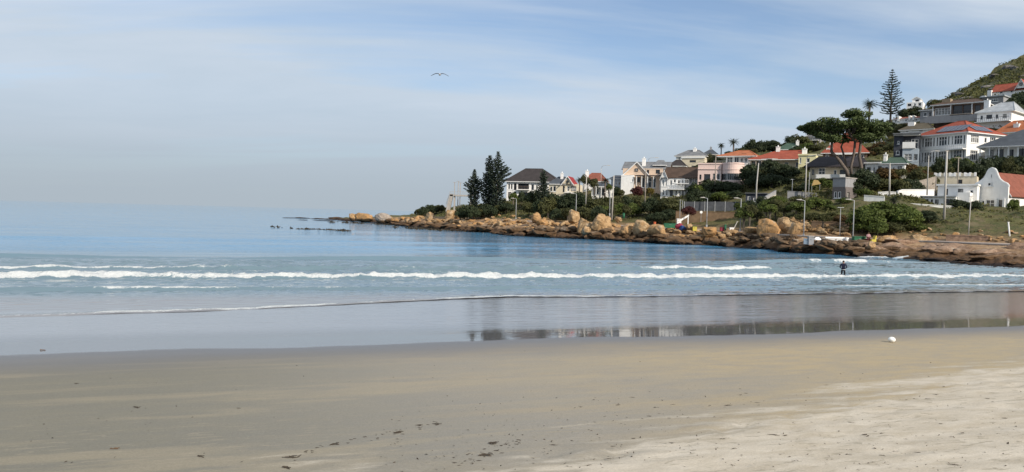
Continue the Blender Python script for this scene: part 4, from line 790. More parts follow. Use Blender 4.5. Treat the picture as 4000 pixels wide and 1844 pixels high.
def sea_wall(label, px0, px1, top, drop):
    root = None; n = 24; mb = MB(); cp = MB(); prev = None
    for k in range(n + 1):
        px = px0 + (px1 - px0) * k / n; q = on_path(px, 2.93)
        if root is None: root = thing('sea_wall', label, 'wall', q); org = q.copy()
        q = q - org
        if prev is not None:
            for m_, z0, z1, t0, t1 in ((mb, -drop, top, 0, .35), (cp, top + .004, top + .12, -.06, .41)):
                d = (q - prev); nr = Vector((-d.y, d.x, 0)).normalized()
                if nr.y < 0: nr = -nr
                lo = [prev + nr * t0, q + nr * t0, q + nr * t1, prev + nr * t1]; i = len(m_.v)
                m_.v += [tuple(p + Vector((0, 0, z0))) for p in lo] + [tuple(p + Vector((0, 0, z1))) for p in lo]
                m_.f += [tuple(i + e for e in f) for f in ((4, 5, 6, 7), (0, 1, 5, 4), (1, 2, 6, 5), (2, 3, 7, 6), (3, 0, 4, 7))]
        prev = q
    mb.build('wall_body', CONC, root); cp.build('coping', CONC, root)
sea_wall('low concrete sea wall along the path below the grey-green slope', 2606, 2690, 0.15, 2.2)
sea_wall('stained concrete sea wall edging the path above the brown rocks', 2880, 3420, 0.12, 1.7)
sea_wall('concrete sea wall under the stone terrace at the right', 3424, 4060, 0.10, 1.3)
def screen_fence(label, px0, px1, pt, pb, Y):
    a, b = at(px0, pb, Y), at(px1, pb, Y); root = thing('screen_fence', label, 'fence', a); L = (b - a); h = (pb - pt) * Y / F; n = max(3, int(L.length / 2.2))
    for k in range(n):
        p, q = L * (k / n), L * ((k + 1) / n); mb = MB(); i = 0
        mb.poly([p + Vector((.06, 0, 0)), q - Vector((.06, 0, 0)), q + Vector((-.06, 0, h)), p + Vector((.06, 0, h))]); mb.poly([p + Vector((.06, .04, 0)), p + Vector((.06, .04, h)), q + Vector((-.06, .04, h)), q + Vector((-.06, .04, 0))]); mb.build('panel', DARKG, root)
    for k in range(n + 1): p = L * (k / n); MB().box(p.x - .05, p.x + .05, p.y - .05, p.y + .09, p.z - 1.5, p.z + h + .08).build('post', STEEL, root)
DARKG = pm('dark_screen', (0.055, 0.06, 0.07), var=0.3, stain=.3)
screen_fence('long dark mesh screen fence below the pink house', 2672, 2912, 788, 824, 160)
run_wall('garden_wall', 'low earth-coloured wall beneath the dark mesh screen fence', [(2640, 826, 842), (2760, 828, 846), (2880, 830, 848)], 156, 153, pm('earth_wall', (0.17, 0.115, 0.07), var=.3, stain=.3))

# ------------------------------------------------------------------ footbridge on the point
def footbridge():
    Y = 240; o = at(1785, 808, Y); root = thing('footbridge', 'concrete footbridge with stair flight on the point left of the pines', 'bridge', o); k = Y / F
    def X(px): return (px - 1785) * k
    def Zp(py): return (808 - py) * k
    mb = MB(); mb.prism([(X(1741), Zp(812) - 1.5), (X(1757), Zp(812) - 1.5), (X(1769), Zp(764)), (X(1769), Zp(758)), (X(1757), Zp(758))], -1.0, 1.0); mb.build('stair_flight', CONC, root)
    st = MB()
    for i in range(9): f = i / 9; x = X(1740) + (X(1756) - X(1740)) * f; z = Zp(812) + (Zp(760) - Zp(812)) * f; st.box(x - .10, x + .25, -1.05, 1.05, z, z + .12)
    st.build('steps', CONC, root)
    d = MB().box(X(1757), X(1858), -1.0, 1.0, Zp(767), Zp(761)); d.build('deck', CONC, root)
    for px in (1775, 1838): MB().box(X(px) - .25, X(px) + .25, -.5, .5, -2, Zp(767) - .004).build('column', CONC, root)
    r = MB()
    for sy in (-.98, .94):
        r.box(X(1757), X(1858), sy, sy + .05, Zp(761) + 1.0, Zp(761) + 1.07); r.tube([(X(1741), sy, Zp(812) + 1.0), (X(1757), sy, Zp(761) + 1.0)], .04, 5)
        for i in range(14): x = X(1757) + (X(1858) - X(1757)) * i / 13; r.box(x - .03, x + .03, sy + .005, sy + .045, Zp(761), Zp(761) + 1.0)
    r.build('railing', STEEL, root)
footbridge()
# ------------------------------------------------------------------ lamps and poles
def pole_base(px, py, Y): return at(px, py, Y)
def path_lamp(label, px, top, base, Y, side=-1, arm=1.0):
    P = at(px, base, Y); h = (base - top) * Y / F; root = thing('path_lamp', label, 'street lamp', P, group='lamps along the shore path')
    MB().tube([(0, 0, -.8), (0, 0, h)], [.10, .06], 8).build('pole', STEEL, root, True)
    MB().tube([(0, 0, -.3), (0, 0, .5)], .16, 8).build('base_sleeve', STEEL, root, True)
    MB().tube([(0, 0, h - .02), (side * arm * .5, 0, h + .10), (side * arm, 0, h + .14)], .05, 6).build('arm', STEEL, root, True)
    g = MB().prism([(side * arm * .55, h + .06), (side * (arm + .35), h + .10), (side * (arm + .40), h + .20), (side * arm * .6, h + .26)], -.16, .16); g.build('lamp_head', PALEPOLE, root)
for a in (('path lamp standing alone on the grassy bank right of the pines', 2015, 777, 858, 190), ('path lamp in front of the dark bushes above the round boulders', 2249, 758, 856, 172), ('path lamp close beside the thick pale pole at the path', 2381, 756, 842, 168),
          ('path lamp beside the round white sign', 2760, 775, 888, 143), ('path lamp rising from the path left of the seated person', 2891, 777, 903, 138), ('path lamp at the foot of the stone pile, left of the white bench', 3139, 784, 926, 121), ('path lamp against the dark shade of the big green bush', 3331, 783, 940, 115)): path_lamp(*a)
def slim_post(label, px, top, base, Y, name='slim_post', r=.06, mat=None, lean=0.0, cross=0.0, cat='post'):
    P = at(px, base, Y); h = (base - top) * Y / F; root = thing(name, label, cat, P)
    MB().tube([(0, 0, -.8), (lean * h, 0, h)], [r, r * .75], 8).build('pole', mat or STEEL, root, True)
    g = MB(); w = max(cross, .12); g.box(lean * h - w, lean * h + w, -.1, .1, h + .003, h + .10); g.build('cross_arm' if cross > .2 else 'cap', mat or STEEL, root); return root
slim_post('slim grey post with flat cap right of the stone pile lamp', 3280, 812, 914, 120, cross=.5)
slim_post('thin steel post, left one of the pair above the white plinth', 2655, 782, 862, 150, cross=.15); slim_post('thin steel post, right one of the pair above the white plinth', 2664, 786, 850, 153)
slim_post('leaning pale pole with small head on the grass by the stone wall', 3782, 768, 922, 112, lean=.03, r=.08, mat=PALEPOLE, cross=.3)
slim_post('short white marker post on the grass near the right edge', 3947, 870, 930, 110, lean=-.18, r=.13, mat=TRIM)
slim_post('weathered utility pole, leftmost of three over the footbridge', 1774, 713, 806, 246, 'utility_pole', .12, WOOD, cross=.6, cat='utility pole'); slim_post('weathered utility pole, tallest of three over the footbridge', 1788, 709, 806, 243, 'utility_pole', .13, WOOD, cross=.6, cat='utility pole'); slim_post('weathered utility pole, rightmost of three over the footbridge', 1796, 715, 806, 240, 'utility_pole', .12, WOOD, cross=.6, cat='utility pole')
slim_post('thick tapered pole rising in front of the villa hedge', 3687, 592, 868, 122, 'utility_pole', .20, PALEPOLE, cross=.3, cat='utility pole')
slim_post('utility pole with a short crossbar above the cream terrace', 3740, 618, 722, 150, 'utility_pole', .11, WOOD, cross=.9, cat='utility pole')
slim_post('pale tapered pole standing among the rusty bushes', 3475, 640, 752, 140, 'utility_pole', .17, PALEPOLE, lean=-.03, cat='utility pole')
slim_post('thick pale pole with white foot guards beside the path', 2390, 688, 846, 167, 'utility_pole', .18, PALEPOLE, cat='utility pole', lean=.02)
slim_post('timber utility pole with crossbar in front of the peach house', 2519, 662, 794, 172, 'utility_pole', .15, WOOD, cross=1.0, cat='utility pole')
slim_post('pole in front of the red-brown roofed house', 2288, 692, 800, 182, 'utility_pole', .14, PALEPOLE, cat='utility pole'); slim_post('brown pole standing close in front of the pink house', 2793, 606, 708, 178, 'utility_pole', .12, WOOD, cross=.9, cat='utility pole')
slim_post('thin grey post right beside the tall street lamp', 3158, 676, 782, 150, r=.07)
slim_post('grey post with square head left of the retaining wall', 3094, 702, 750, 152, r=.07, cross=.35)
def street_lamp(label, px, top, base, Y, arm, kn=0.0, r=.13):
    P = at(px, base, Y); h = (base - top) * Y / F; root = thing('street_lamp', label, 'street lamp', P); s = 1 if arm > 0 else -1; L = abs(arm)
    MB().tube([(0, 0, -1), (0, 0, h * .5), (kn, 0, h - .9)], [r * 1.3, r, r * .7], 8).build('pole', PALEPOLE, root, True)
    MB().tube([(kn, 0, h - .95), (kn + s * .12, 0, h - .45), (kn + s * .5, 0, h - .12), (kn + s * L * .6, 0, h), (kn + s * L, 0, h + .02)], .06, 6).build('arm', STEEL, root, True)
    MB().prism([(kn + s * L * .8, h - .03), (kn + s * (L + .6), h - .06), (kn + s * (L + .6), h + .05), (kn + s * L * .85, h + .12)], -.13, .13).build('lamp_head', PALEPOLE, root)
street_lamp('tall street lamp with long arm in front of the dark trees', 2952, 620, 822, 150, 3.2, .25, .14); street_lamp('tall street lamp with long arm before the pale yellow block', 3145, 606, 780, 150, 2.6)
street_lamp('curved-arm street lamp rising above the red-brown roof', 2346, 646, 760, 215, 2.0, 0, .08); street_lamp('curved-arm street lamp rising above the grey slate roof of the peach house', 2529, 616, 740, 214, 2.4, 0, .08)
street_lamp('street lamp left of the villa hedge with curved arm', 3622, 590, 742, 142, 1.4, 0, .1)

# ------------------------------------------------------------------ foliage
def quads(C, N, U, sx, sy):
    """leaf quads: centres C, normals N, along U, half sizes sx, sy -> verts, faces"""
    N = N / np.maximum(1e-6, np.linalg.norm(N, axis=1))[:, None]; U = U - N * (U * N).sum(1)[:, None]; U = U / np.maximum(1e-6, np.linalg.norm(U, axis=1))[:, None]; W_ = np.cross(N, U)
    sx = np.asarray(sx)[:, None] if np.ndim(sx) else sx; sy = np.asarray(sy)[:, None] if np.ndim(sy) else sy
    V = np.stack([C - U * sx - W_ * sy * .6, C + U * sx * .35 - W_ * sy, C + U * sx, C + U * sx * .2 + W_ * sy], 1).reshape(-1, 3)
    return V, np.arange(len(C) * 4).reshape(-1, 4)
def shrub_mesh(name, seed, mat, n=2100, lumps=22, size=.082, flat=0.8):
    r = np.random.RandomState(seed); d = r.normal(size=(lumps, 3)); d /= np.linalg.norm(d, axis=1)[:, None]; d[:, 2] = np.abs(d[:, 2]) * 1.35 - .55
    lc = d * r.uniform(.40, .72, lumps)[:, None]; lr = r.uniform(.26, .46, lumps)
    k = r.randint(0, lumps, n); v = r.normal(size=(n, 3)); v /= np.linalg.norm(v, axis=1)[:, None]; v[:, 2] = np.where(r.rand(n) < .55, np.abs(v[:, 2]), v[:, 2])
    rad = lr[k] * r.uniform(.72, 1.06, n); C = lc[k] + v * rad[:, None]; C[:, 2] *= flat
    N = v * .9 + r.normal(size=(n, 3)) * .55 + np.array([0, 0, .25]); U = r.normal(size=(n, 3)); s = size * r.uniform(.55, 1.35, n)
    V, Fq = quads(C, N, U, s, s * .55); return mkmesh(name, V, Fq, mat)
SHRUB = {}
def shrub_protos(key, mat, cnt=3, **k): SHRUB[key] = [shrub_mesh('shrub_foliage', 100 + hash_(key) + i, mat, **k) for i in range(cnt)]
def hash_(s): return sum(ord(c) * (i + 3) for i, c in enumerate(s)) % 900
for key, mat in (('dark', L_DARK), ('green', L_GREEN), ('olive', L_OLIVE), ('rust', L_RUST), ('red', L_RED), ('yellow', L_YEL)): shrub_protos(key, mat, 4 if key in ('dark', 'olive', 'green') else 2)
STEM = MB()
for k in range(5):
    q = k * 1.3; STEM.tube([(0, 0, -.9), (.12 * math.cos(q), .12 * math.sin(q), -.3), (.38 * math.cos(q), .38 * math.sin(q), .2)], [.07, .05, .02], 5)
STEM_ME = STEM.mesh('stems', BARKG, True)
def shrub(px, py, w, h, Y, key, label, group, name='shrub', cat='shrub', depth=None):
    """crown centred on the photograph point, w by h pixels"""
    k = Y / F; C = at(px, py, Y); hw, hh = w * k / 2, h * k / 2; base = tz(C.x, C.y); base = min(base, C.z - hh * .5)
    root = thing(name, label, cat, (C.x, C.y, base), 0, group)
    top = C.z + hh - base; bot = max(0.0, top - 3.3 * hh) - .15; mid = (top + bot) / 2; hv = (top - bot) / 2
    f = link('foliage', rnd.choice(SHRUB[key]), root, (0, 0, mid), rnd.uniform(0, 6.28), (hw * 1.12, (depth or hw) * 1.12, hv * 1.22))
    link('stems', STEM_ME, root, (0, 0, mid), rnd.uniform(0, 6.28), (hw * .8, hw * .8, max(hv, mid * 1.05)))
    return root
def belt(label, pts, n, w, h, Y, key, jx=8, jy=8, jY=4, name='shrub', cat='shrub'):
    g = label
    keys = key if isinstance(key, (list, tuple)) else [key]
    for i in range(n):
        lab = label + ', ' + ordw(i, n) if n > 1 else label
        f = (i + .5) / n * (len(pts) - 1); k = min(int(f), len(pts) - 2); f -= k; px = pts[k][0] * (1 - f) + pts[k + 1][0] * f; py = pts[k][1] * (1 - f) + pts[k + 1][1] * f; s = rnd.uniform(.78, 1.22)
        shrub(px + rnd.uniform(-jx, jx) * .6, py + rnd.uniform(-jy, jy), w * s, h * s * rnd.uniform(.85, 1.15), Y + rnd.uniform(-jY, jY), rnd.choice(keys), lab, g, name, cat)
belt('dark green bush crowning the low rocks left of the footbridge', [(1632, 826), (1680, 812), (1730, 812)], 6, 48, 36, 246, ['dark', 'olive'], 4, 4)
belt('dark bush under the three tall pines', [(1790, 820), (1870, 820), (1990, 812)], 9, 62, 46, 205, ['dark', 'dark', 'olive'])
belt('green bush in front of the charcoal-roofed house', [(1992, 765), (2070, 762), (2130, 775)], 5, 46, 44, 212, ['green', 'olive', 'dark'], 6, 6)
belt('low dark hedge bush on the bank right of the lone lamp', [(2050, 800), (2150, 812), (2200, 815)], 5, 62, 56, 190, ['olive', 'dark'])
belt('dark olive tree in the thicket behind the round boulders', [(2130, 785), (2220, 778), (2300, 785)], 7, 82, 66, 188, ['olive', 'dark'], 8, 8, 4, 'small_tree', 'tree')
belt('dark shrub under the thicket above the boulders', [(2160, 828), (2230, 828), (2310, 825)], 6, 60, 40, 178, ['dark', 'olive'])
belt('dark olive tree in the belt below the white bungalow', [(2310, 785), (2400, 785), (2500, 790)], 8, 74, 58, 184, ['olive', 'dark', 'olive'], 8, 8, 4, 'small_tree', 'tree')
belt('dark shrub at the path edge below the peach house', [(2320, 822), (2420, 815), (2500, 822)], 7, 60, 42, 172, ['dark', 'olive', 'green'])
belt('large dark tree below the bay-windowed house', [(2530, 800), (2590, 805), (2645, 800)], 6, 92, 80, 170, ['dark', 'olive'], 6, 10, 4, 'small_tree', 'tree')
belt('dark shrub spilling to the path below the bay-windowed house', [(2530, 840), (2590, 850), (2640, 838)], 4, 62, 44, 162, ['dark'])
belt('dense dark green tree in front of the pink house', [(2700, 735), (2780, 730), (2880, 742)], 8, 80, 68, 182, ['dark', 'green', 'dark'], 6, 8, 4, 'small_tree', 'tree')
belt('green tree spreading under the pink house windows', [(2710, 764), (2800, 766), (2890, 764)], 6, 70, 46, 174, ['dark', 'green'], 6, 5, 3, 'small_tree', 'tree')
belt('tall dark tree below the red hip roof', [(2925, 690), (3000, 668), (3080, 685)], 8, 92, 86, 184, ['dark', 'dark', 'olive'], 8, 10, 4, 'small_tree', 'tree')
belt('grey-green tree between the street lamps', [(2940, 715), (3030, 712), (3100, 725)], 6, 84, 60, 174, ['olive', 'dark'], 8, 8, 4, 'small_tree', 'tree')
belt('shrub beside the dark retaining wall', [(3075, 735), (3130, 732), (3200, 715), (3250, 720)], 6, 52, 36, 158, ['green', 'olive', 'dark'])
belt('low green scrub bush on the slope above the stone pile', [(2900, 840), (3000, 800), (3100, 805), (3200, 800), (3310, 800)], 16, 66, 34, 140, ['green', 'olive', 'green'], 14, 14, 5)
belt('low scrub bush on the upper part of the grassy slope', [(2880, 800), (3000, 775), (3060, 780), (3240, 785)], 10, 56, 30, 147, ['olive', 'green', 'dark'], 12, 8, 3)
belt('dry brownish bush above the brown retaining wall', [(3120, 838), (3200, 842), (3300, 842)], 6, 60, 28, 128, ['olive', 'rust'], 10, 6)
shrub(3372, 696, 118, 96, 150, 'dark', 'round dark green tree right of the grey outbuilding', None, 'small_tree', 'tree'); shrub(3335, 720, 70, 60, 149, 'dark', 'smaller dark tree touching the grey outbuilding', None, 'small_tree', 'tree')
shrub(3376, 750, 66, 36, 144, 'green', 'bright yellow-green bush below the round dark tree', None)
belt('rusty brown bush on the bank left of the villa', [(3440, 690), (3530, 672), (3640, 690)], 9, 84, 62, 158, ['rust', 'rust', 'olive'], 8, 10)
belt('rusty bush below the grey clad house', [(3420, 720), (3520, 718), (3600, 725)], 7, 76, 48, 153, ['rust', 'olive', 'dark'], 8, 6)
belt('bright green bush spreading above the shaded hollow', [(3365, 852), (3430, 822), (3500, 825), (3560, 850)], 9, 104, 74, 122, ['green', 'green'], 8, 8, 3)
belt('green bush overhanging the shaded hollow by the yellow seat', [(3350, 892), (3430, 882), (3520, 888), (3580, 890)], 8, 84, 44, 119, ['green', 'dark', 'olive'], 6, 5, 2)
belt('dark bush around the foot of the thick tapered pole', [(3600, 850), (3650, 848), (3700, 850)], 5, 76, 58, 124, ['dark', 'rust', 'dark'])
belt('dark garden hedge in front of the curved gable', [(3720, 808), (3770, 800), (3826, 808)], 5, 56, 44, 133, ['dark'], 5, 4, 2)
belt('dark hedge bush under the villa windows', [(3660, 640), (3720, 632), (3790, 640)], 6, 70, 56, 160, ['dark', 'olive', 'green'], 6, 6, 3)
belt('dark tree in front of the slate-roofed veranda', [(3830, 648), (3890, 630), (3950, 636), (4010, 628)], 7, 80, 66, 156, ['dark', 'olive', 'dark'], 6, 8, 2, 'small_tree', 'tree')
belt('dark tree on the upper slope at the right edge', [(3935, 440), (3980, 400), (4040, 400), (4000, 450)], 7, 100, 92, 212, ['dark'], 6, 8, 4, 'small_tree', 'tree')
belt('rounded dark tree on the skyline left of the green roof', [(2925, 572), (2990, 562), (3055, 572)], 7, 56, 46, 292, ['dark'], 5, 4, 4, 'small_tree', 'tree')
belt('dark skyline tree between green roof and cypress', [(3075, 555), (3110, 545), (3150, 575)], 5, 70, 60, 284, ['dark', 'olive'], 5, 5, 4, 'small_tree', 'tree')
belt('green bush on the hillside behind the pale yellow block', [(3090, 590), (3160, 585), (3230, 590)], 7, 60, 44, 240, ['olive', 'green', 'dark'])
belt('brown-green bush right of the steep red roof', [(3390, 600), (3440, 585), (3480, 580)], 6, 66, 56, 205, ['rust', 'olive', 'dark'])
belt('dark bush behind the flat cypress crown', [(3380, 500), (3430, 490), (3480, 500)], 6, 64, 44, 236, ['dark', 'olive', 'dark'])
belt('dark bush below the white skyline house', [(3520, 440), (3570, 430), (3620, 440)], 6, 52, 32, 290, ['dark', 'olive'], 5, 4)
belt('bush between terrace row and dark house roof', [(3500, 500), (3560, 495), (3640, 500)], 6, 52, 30, 228, ['olive', 'dark', 'rust'])
belt('bush in the gardens around the brown-roofed hillside house', [(3640, 390), (3740, 392), (3830, 385)], 5, 60, 30, 250, ['dark', 'olive'])
shrub(3957, 798, 46, 66, 134, 'green', 'small garden tree against the lit wall of the curved gable house', None, 'small_tree', 'tree')
shrub(2490, 737, 52, 40, 194, 'red', 'dark red flowering bush in front of the peach house', None); shrub(2540, 738, 34, 24, 193, 'yellow', 'small yellow-green bush beside the red flowering bush', None); shrub(2690, 815, 60, 34, 152, 'red', 'dull red creeper bush against the dark mesh fence', None)
belt('garden bush at the foot of the pale hillside terrace', [(2620, 655), (2700, 668), (2770, 640)], 6, 46, 34, 245, ['dark', 'olive', 'dark'])
belt('dark tree beside the palms behind the orange roof', [(2760, 612), (2800, 615), (2900, 590), (2950, 590)], 7, 46, 34, 262, ['dark', 'olive'], 6, 6)
belt('garden bush among the houses behind the bungalow', [(2270, 690), (2300, 700), (2400, 735), (2440, 745)], 6, 34, 26, 200, ['olive', 'dark', 'green'], 8, 6)

def norfolk(label, px, top, base, Y, wpx, whorls, dens, seed, cone=1.0, name='norfolk_pine'):
    r = np.random.RandomState(seed); k = Y / F; P = at(px, base, Y); H = (base - top) * k; Rm = wpx * k / 2; root = thing(name, label, 'pine tree', P)
    MB().tube([(0, 0, -1.5), (0, 0, H * .3), (0.05, 0, H * .7), (0, 0, H)], [H * .022, H * .017, H * .009, .03], 8).build('trunk', BARKG, root, True)
    br = MB(); C, N, U, S = [], [], [], []
    for w in range(whorls):
        f = (w + .5) / whorls; z = H * (.10 + .89 * f); prof = (1 - f) ** .75 if cone > .5 else min(1.0, (1 - f) * 2.6) ** .75 * (.75 + .25 * math.sin(f * 9 + seed)); L = Rm * max(.06, prof) * r.uniform(.86, 1.1); nb = 7 if f < .85 else 5; ph = r.uniform(0, 6.28)
        for b in range(nb):
            q = ph + 6.283 * b / nb + r.uniform(-.18, .18); d = np.array([math.cos(q), math.sin(q), 0]); Lb = L * r.uniform(.55, 1.15); up = (.20 if cone > .5 else .30) * Lb
            pts = [(0, 0, z), tuple(d * Lb * .5 + [0, 0, z + up * .15]), tuple(d * Lb + [0, 0, z + up])]; br.tube(pts, [.05, .04, .015], 4, False)
            m = max(4, int(Lb * dens)); t = np.linspace(.18, 1.0, m)
            for tt in t:
                c = d * Lb * tt + np.array([0, 0, z + up * tt * tt]) ; 
                for e in range(3):
                    C.append(c + r.normal(size=3) * [.10, .10, .06]); N.append(r.normal(size=3) + [0, 0, .6]); U.append(d + r.normal(size=3) * .45 + [0, 0, .35]); S.append(r.uniform(.16, .30))
    br.build('branches', BARKG, root)['kind'] = 'stuff'
    V, Fq = quads(np.array(C), np.array(N), np.array(U), np.array(S), np.array(S) * .55); link('foliage', mkmesh('foliage', V, Fq, L_PINE), root)
norfolk('narrow pine, shortest and leftmost of the three on the point', 1850, 660, 836, 214, 74, 26, 7, 3, 0.0); norfolk('tall narrow pine, middle one of the three on the point', 1908, 606, 842, 213, 96, 32, 7, 5, 0.0)
norfolk('tallest narrow pine, right one of the three on the point', 1940, 590, 842, 210, 104, 34, 7, 9, 0.0); norfolk('small dark pine standing before the charcoal roof', 2120, 664, 806, 205, 72, 18, 7, 12, 0.0)
norfolk('tall star-shaped Norfolk pine with open whorls on the hilltop', 3478, 270, 470, 250, 118, 19, 4.2, 21, 1.0)
def palm(label, px, top, base, Y, wpx, seed, n=46, droop=1.0):
    r = random.Random(seed); k = Y / F; P = at(px, base, Y); L = wpx * k / 2; H = max(.3, (base - top) * k - L * .55); root = thing('palm_tree', label, 'palm tree', P)
    MB().tube([(0, 0, -1), (.05, 0, H * .5), (0, 0, H)], [L * .12, L * .10, L * .11], 8).build('trunk', BARK, root, True)
    V, Fc = [], []
    for i in range(n):
        q = r.uniform(0, 6.28); el = r.uniform(-.25, 1.25); d = Vector((math.cos(q), math.sin(q), 0)); side = Vector((-math.sin(q), math.cos(q), 0)); Lf = L * r.uniform(.8, 1.1); pts = []
        for j in range(9):
            t = j / 8; e = el - droop * t * .9; pts.append((pts[-1] + (d * math.cos(e) + Vector((0, 0, math.sin(e)))) * Lf / 8) if pts else Vector((0, 0, H)))
        for j in range(1, 9):
            w = L * .17 * math.sin(math.pi * min(1, .15 + j / 9)); a = pts[j - 1]; b = pts[j]
            for s in (-1, 1):
                for m in range(2):
                    p = a.lerp(b, m * .5); i0 = len(V); tip = p + side * s * w + (b - a) * 1.1 - Vector((0, 0, w * .35)); V += [tuple(p), tuple(p.lerp(b, .45)), tuple(tip)]; Fc.append((i0, i0 + 1, i0 + 2))
    link('fronds', mkmesh('fronds', V, Fc, L_PALM), root)
palm('feather palm with wide star crown above the orange roof', 2864, 540, 606, 258, 60, 3); palm('short bushy palm left of the star-crowned palm', 2816, 556, 612, 262, 42, 6, 60, 1.6); palm('spiky palm on the skyline left of the hilltop pine', 3395, 388, 456, 246, 76, 8, 60)
palm('low spreading palm plant beside the white boundary wall', 3492, 752, 800, 126, 92, 13, 40, 1.5); palm('small palm in front of the bungalow veranda', 2362, 690, 765, 195, 58, 17, 40, 1.5); palm('small dark palm beside the red-brown roof', 2262, 688, 760, 205, 50, 19, 40, 1.5)
def cypress():
    Y = 162; k = Y / F; r = np.random.RandomState(4); B = at(3325, 668, Y); root = thing('cypress_tree', 'old cypress with flat spreading crown and leaning bare trunks', 'cypress tree', B)
    def L(px, py, dy=0.0): p = at(px, py, Y); p.y += dy; p.x += dy * p.x / Y; return p - B
    for pts, rad in (([(3312, 690, 0), (3308, 668, 0), (3278, 625, .5), (3248, 592, .5), (3250, 545, 0), (3238, 510, -1)], [.62, .55, .5, .45, .36, .15]), ([(3308, 690, 1), (3306, 660, 1), (3300, 615, 1.4), (3286, 572, 1.5), (3298, 538, 2), (3310, 490, 2)], [.4, .38, .3, .28, .24, .1]),
                     ([(3362, 690, .5), (3364, 650, .5), (3356, 610, .8), (3362, 560, .8), (3362, 530, .8), (3385, 480, .5)], [.6, .52, .46, .42, .34, .12]), ([(3326, 690, 0), (3324, 650, 0), (3336, 600, 0), (3340, 555, -.5), (3318, 525, -1), (3290, 490, -1)], [.4, .36, .36, .36, .26, .1])):
        MB().tube([L(*p) for p in pts], [q * .72 for q in rad], 9).build('trunk', BARK, root, True)
    tp = [(3126, 492), (3180, 486), (3235, 470), (3280, 446), (3330, 440), (3390, 444), (3430, 458), (3478, 496)]; bt = [(3126, 502), (3180, 520), (3235, 550), (3280, 552), (3330, 530), (3390, 544), (3430, 540), (3478, 524)]
    C, N, U, S = [], [], [], []; br = MB(); hubs = [L(3250, 540, 0), L(3298, 530, 1.5), L(3362, 530, .8), L(3330, 530, -.6)]
    for i in range(225):
        px = r.uniform(3128, 3474); y0 = np.interp(px, *zip(*tp)); y1 = np.interp(px, *zip(*bt)); f = r.rand() ** 1.25; py = y0 + (y1 - y0) * f; ed = min(1, (px - 3120) / 120, (3484 - px) / 60)
        if float(vnoise(px * .026, py * .055, 61)) < .36: continue
        ed = ed; dy = r.uniform(-6.5, 6.5) * (.25 + .75 * ed) * (1 - .35 * f)
        c = np.array(L(px, py + 4, dy)); R_ = r.uniform(.9, 2.0) * (.5 + .5 * ed); hb = min(hubs, key=lambda h: (h - Vector(c)).length)
        if i % 2 == 0: mid = (hb + Vector(c)) / 2 - Vector((0, 0, .5)); br.tube([hb, mid, Vector(c)], [.16, .10, .04], 5)
        n = int(150 * R_); v = r.normal(size=(n, 3)); v /= np.linalg.norm(v, axis=1)[:, None]; rr = r.uniform(.55, 1.05, n)[:, None]; pts = c + v * rr * np.array([R_, R_, R_ * .42]) + np.array([0, 0, .1])
        C.append(pts); N.append(v * [.5, .5, .8] + r.normal(size=(n, 3)) * .4 + [0, 0, .45]); U.append(v * [1, 1, .1] + r.normal(size=(n, 3)) * .4); S.append(r.uniform(.15, .32, n))
    br.build('branches', BARK, root, True)['kind'] = 'stuff'; S = np.concatenate(S); V, Fq = quads(np.concatenate(C), np.concatenate(N), np.concatenate(U), S, S * .6); link('crown', mkmesh('crown', V, Fq, L_CYP), root)
cypress()
# low hillside scrub: ground cover nobody could count
def scrub():
    r = np.random.RandomState(8); n = 30000; px = np.where(r.rand(n) < .72, r.uniform(1600, 4150, n), r.uniform(3500, 4250, n)); a = (px - 2000) / F; t = np.where(r.rand(n) < .5, r.uniform(4.25, 7.0, n), np.where(r.rand(n) < .5, r.uniform(6.5, 9.0, n), 8 + r.rand(n) ** .7))
    Yk, Zk = col_at(a); kk = np.minimum(t.astype(int), 8); fr = t - kk; j = np.arange(n); Y = Yk[kk, j] * (1 - fr) + Yk[kk + 1, j] * fr; Z = Zk[kk, j] * (1 - fr) + Zk[kk + 1, j] * fr; X = a * Y
    Z = pads(X, Y, rough_z(X, Y, Z, t)); keep = (fbm(X * .12, Y * .12, 3, 71) > .40) & (Z > 1.5)
    inpad = np.zeros(n, bool)
    for (qx, qy, qz, rd) in PADS: inpad |= ((X - qx) ** 2 + (Y - qy) ** 2) < (rd * .62) ** 2
    keep &= ~inpad; pxx = X / Y * F + 2000; keep &= ~((pxx > 3560) & (t < 5.15) & (r.rand(n) < .86)); keep &= ~((pxx > 2640) & (pxx < 2900) & (t < 4.8) & (r.rand(n) < .6)); X, Y, Z, t = X[keep], Y[keep], Z[keep], t[keep]; m = 7; n = len(X); sc = r.uniform(.35, .95, n) * np.where(t < 5.2, .7, 1.0) * np.where(t > 8.1, 1.9, 1)
    C = np.repeat(np.stack([X, Y, Z], 1), m, 0) + r.normal(size=(n * m, 3)) * np.repeat(sc, m)[:, None] * [.5, .5, .22] + np.repeat(sc, m)[:, None] * [0, 0, .25]
    S = np.repeat(sc, m) * r.uniform(.25, .5, n * m); V, Fq = quads(C, r.normal(size=(n * m, 3)) * .7 + [0, -.3, .8], r.normal(size=(n * m, 3)), S, S * .6)
    o = link('hillside_scrub', mkmesh('hillside_scrub', V, Fq, L_SCRUB)); o['kind'] = 'stuff'; o['label'] = 'low mixed scrub covering the headland slope'; o['category'] = 'scrub'
scrub()

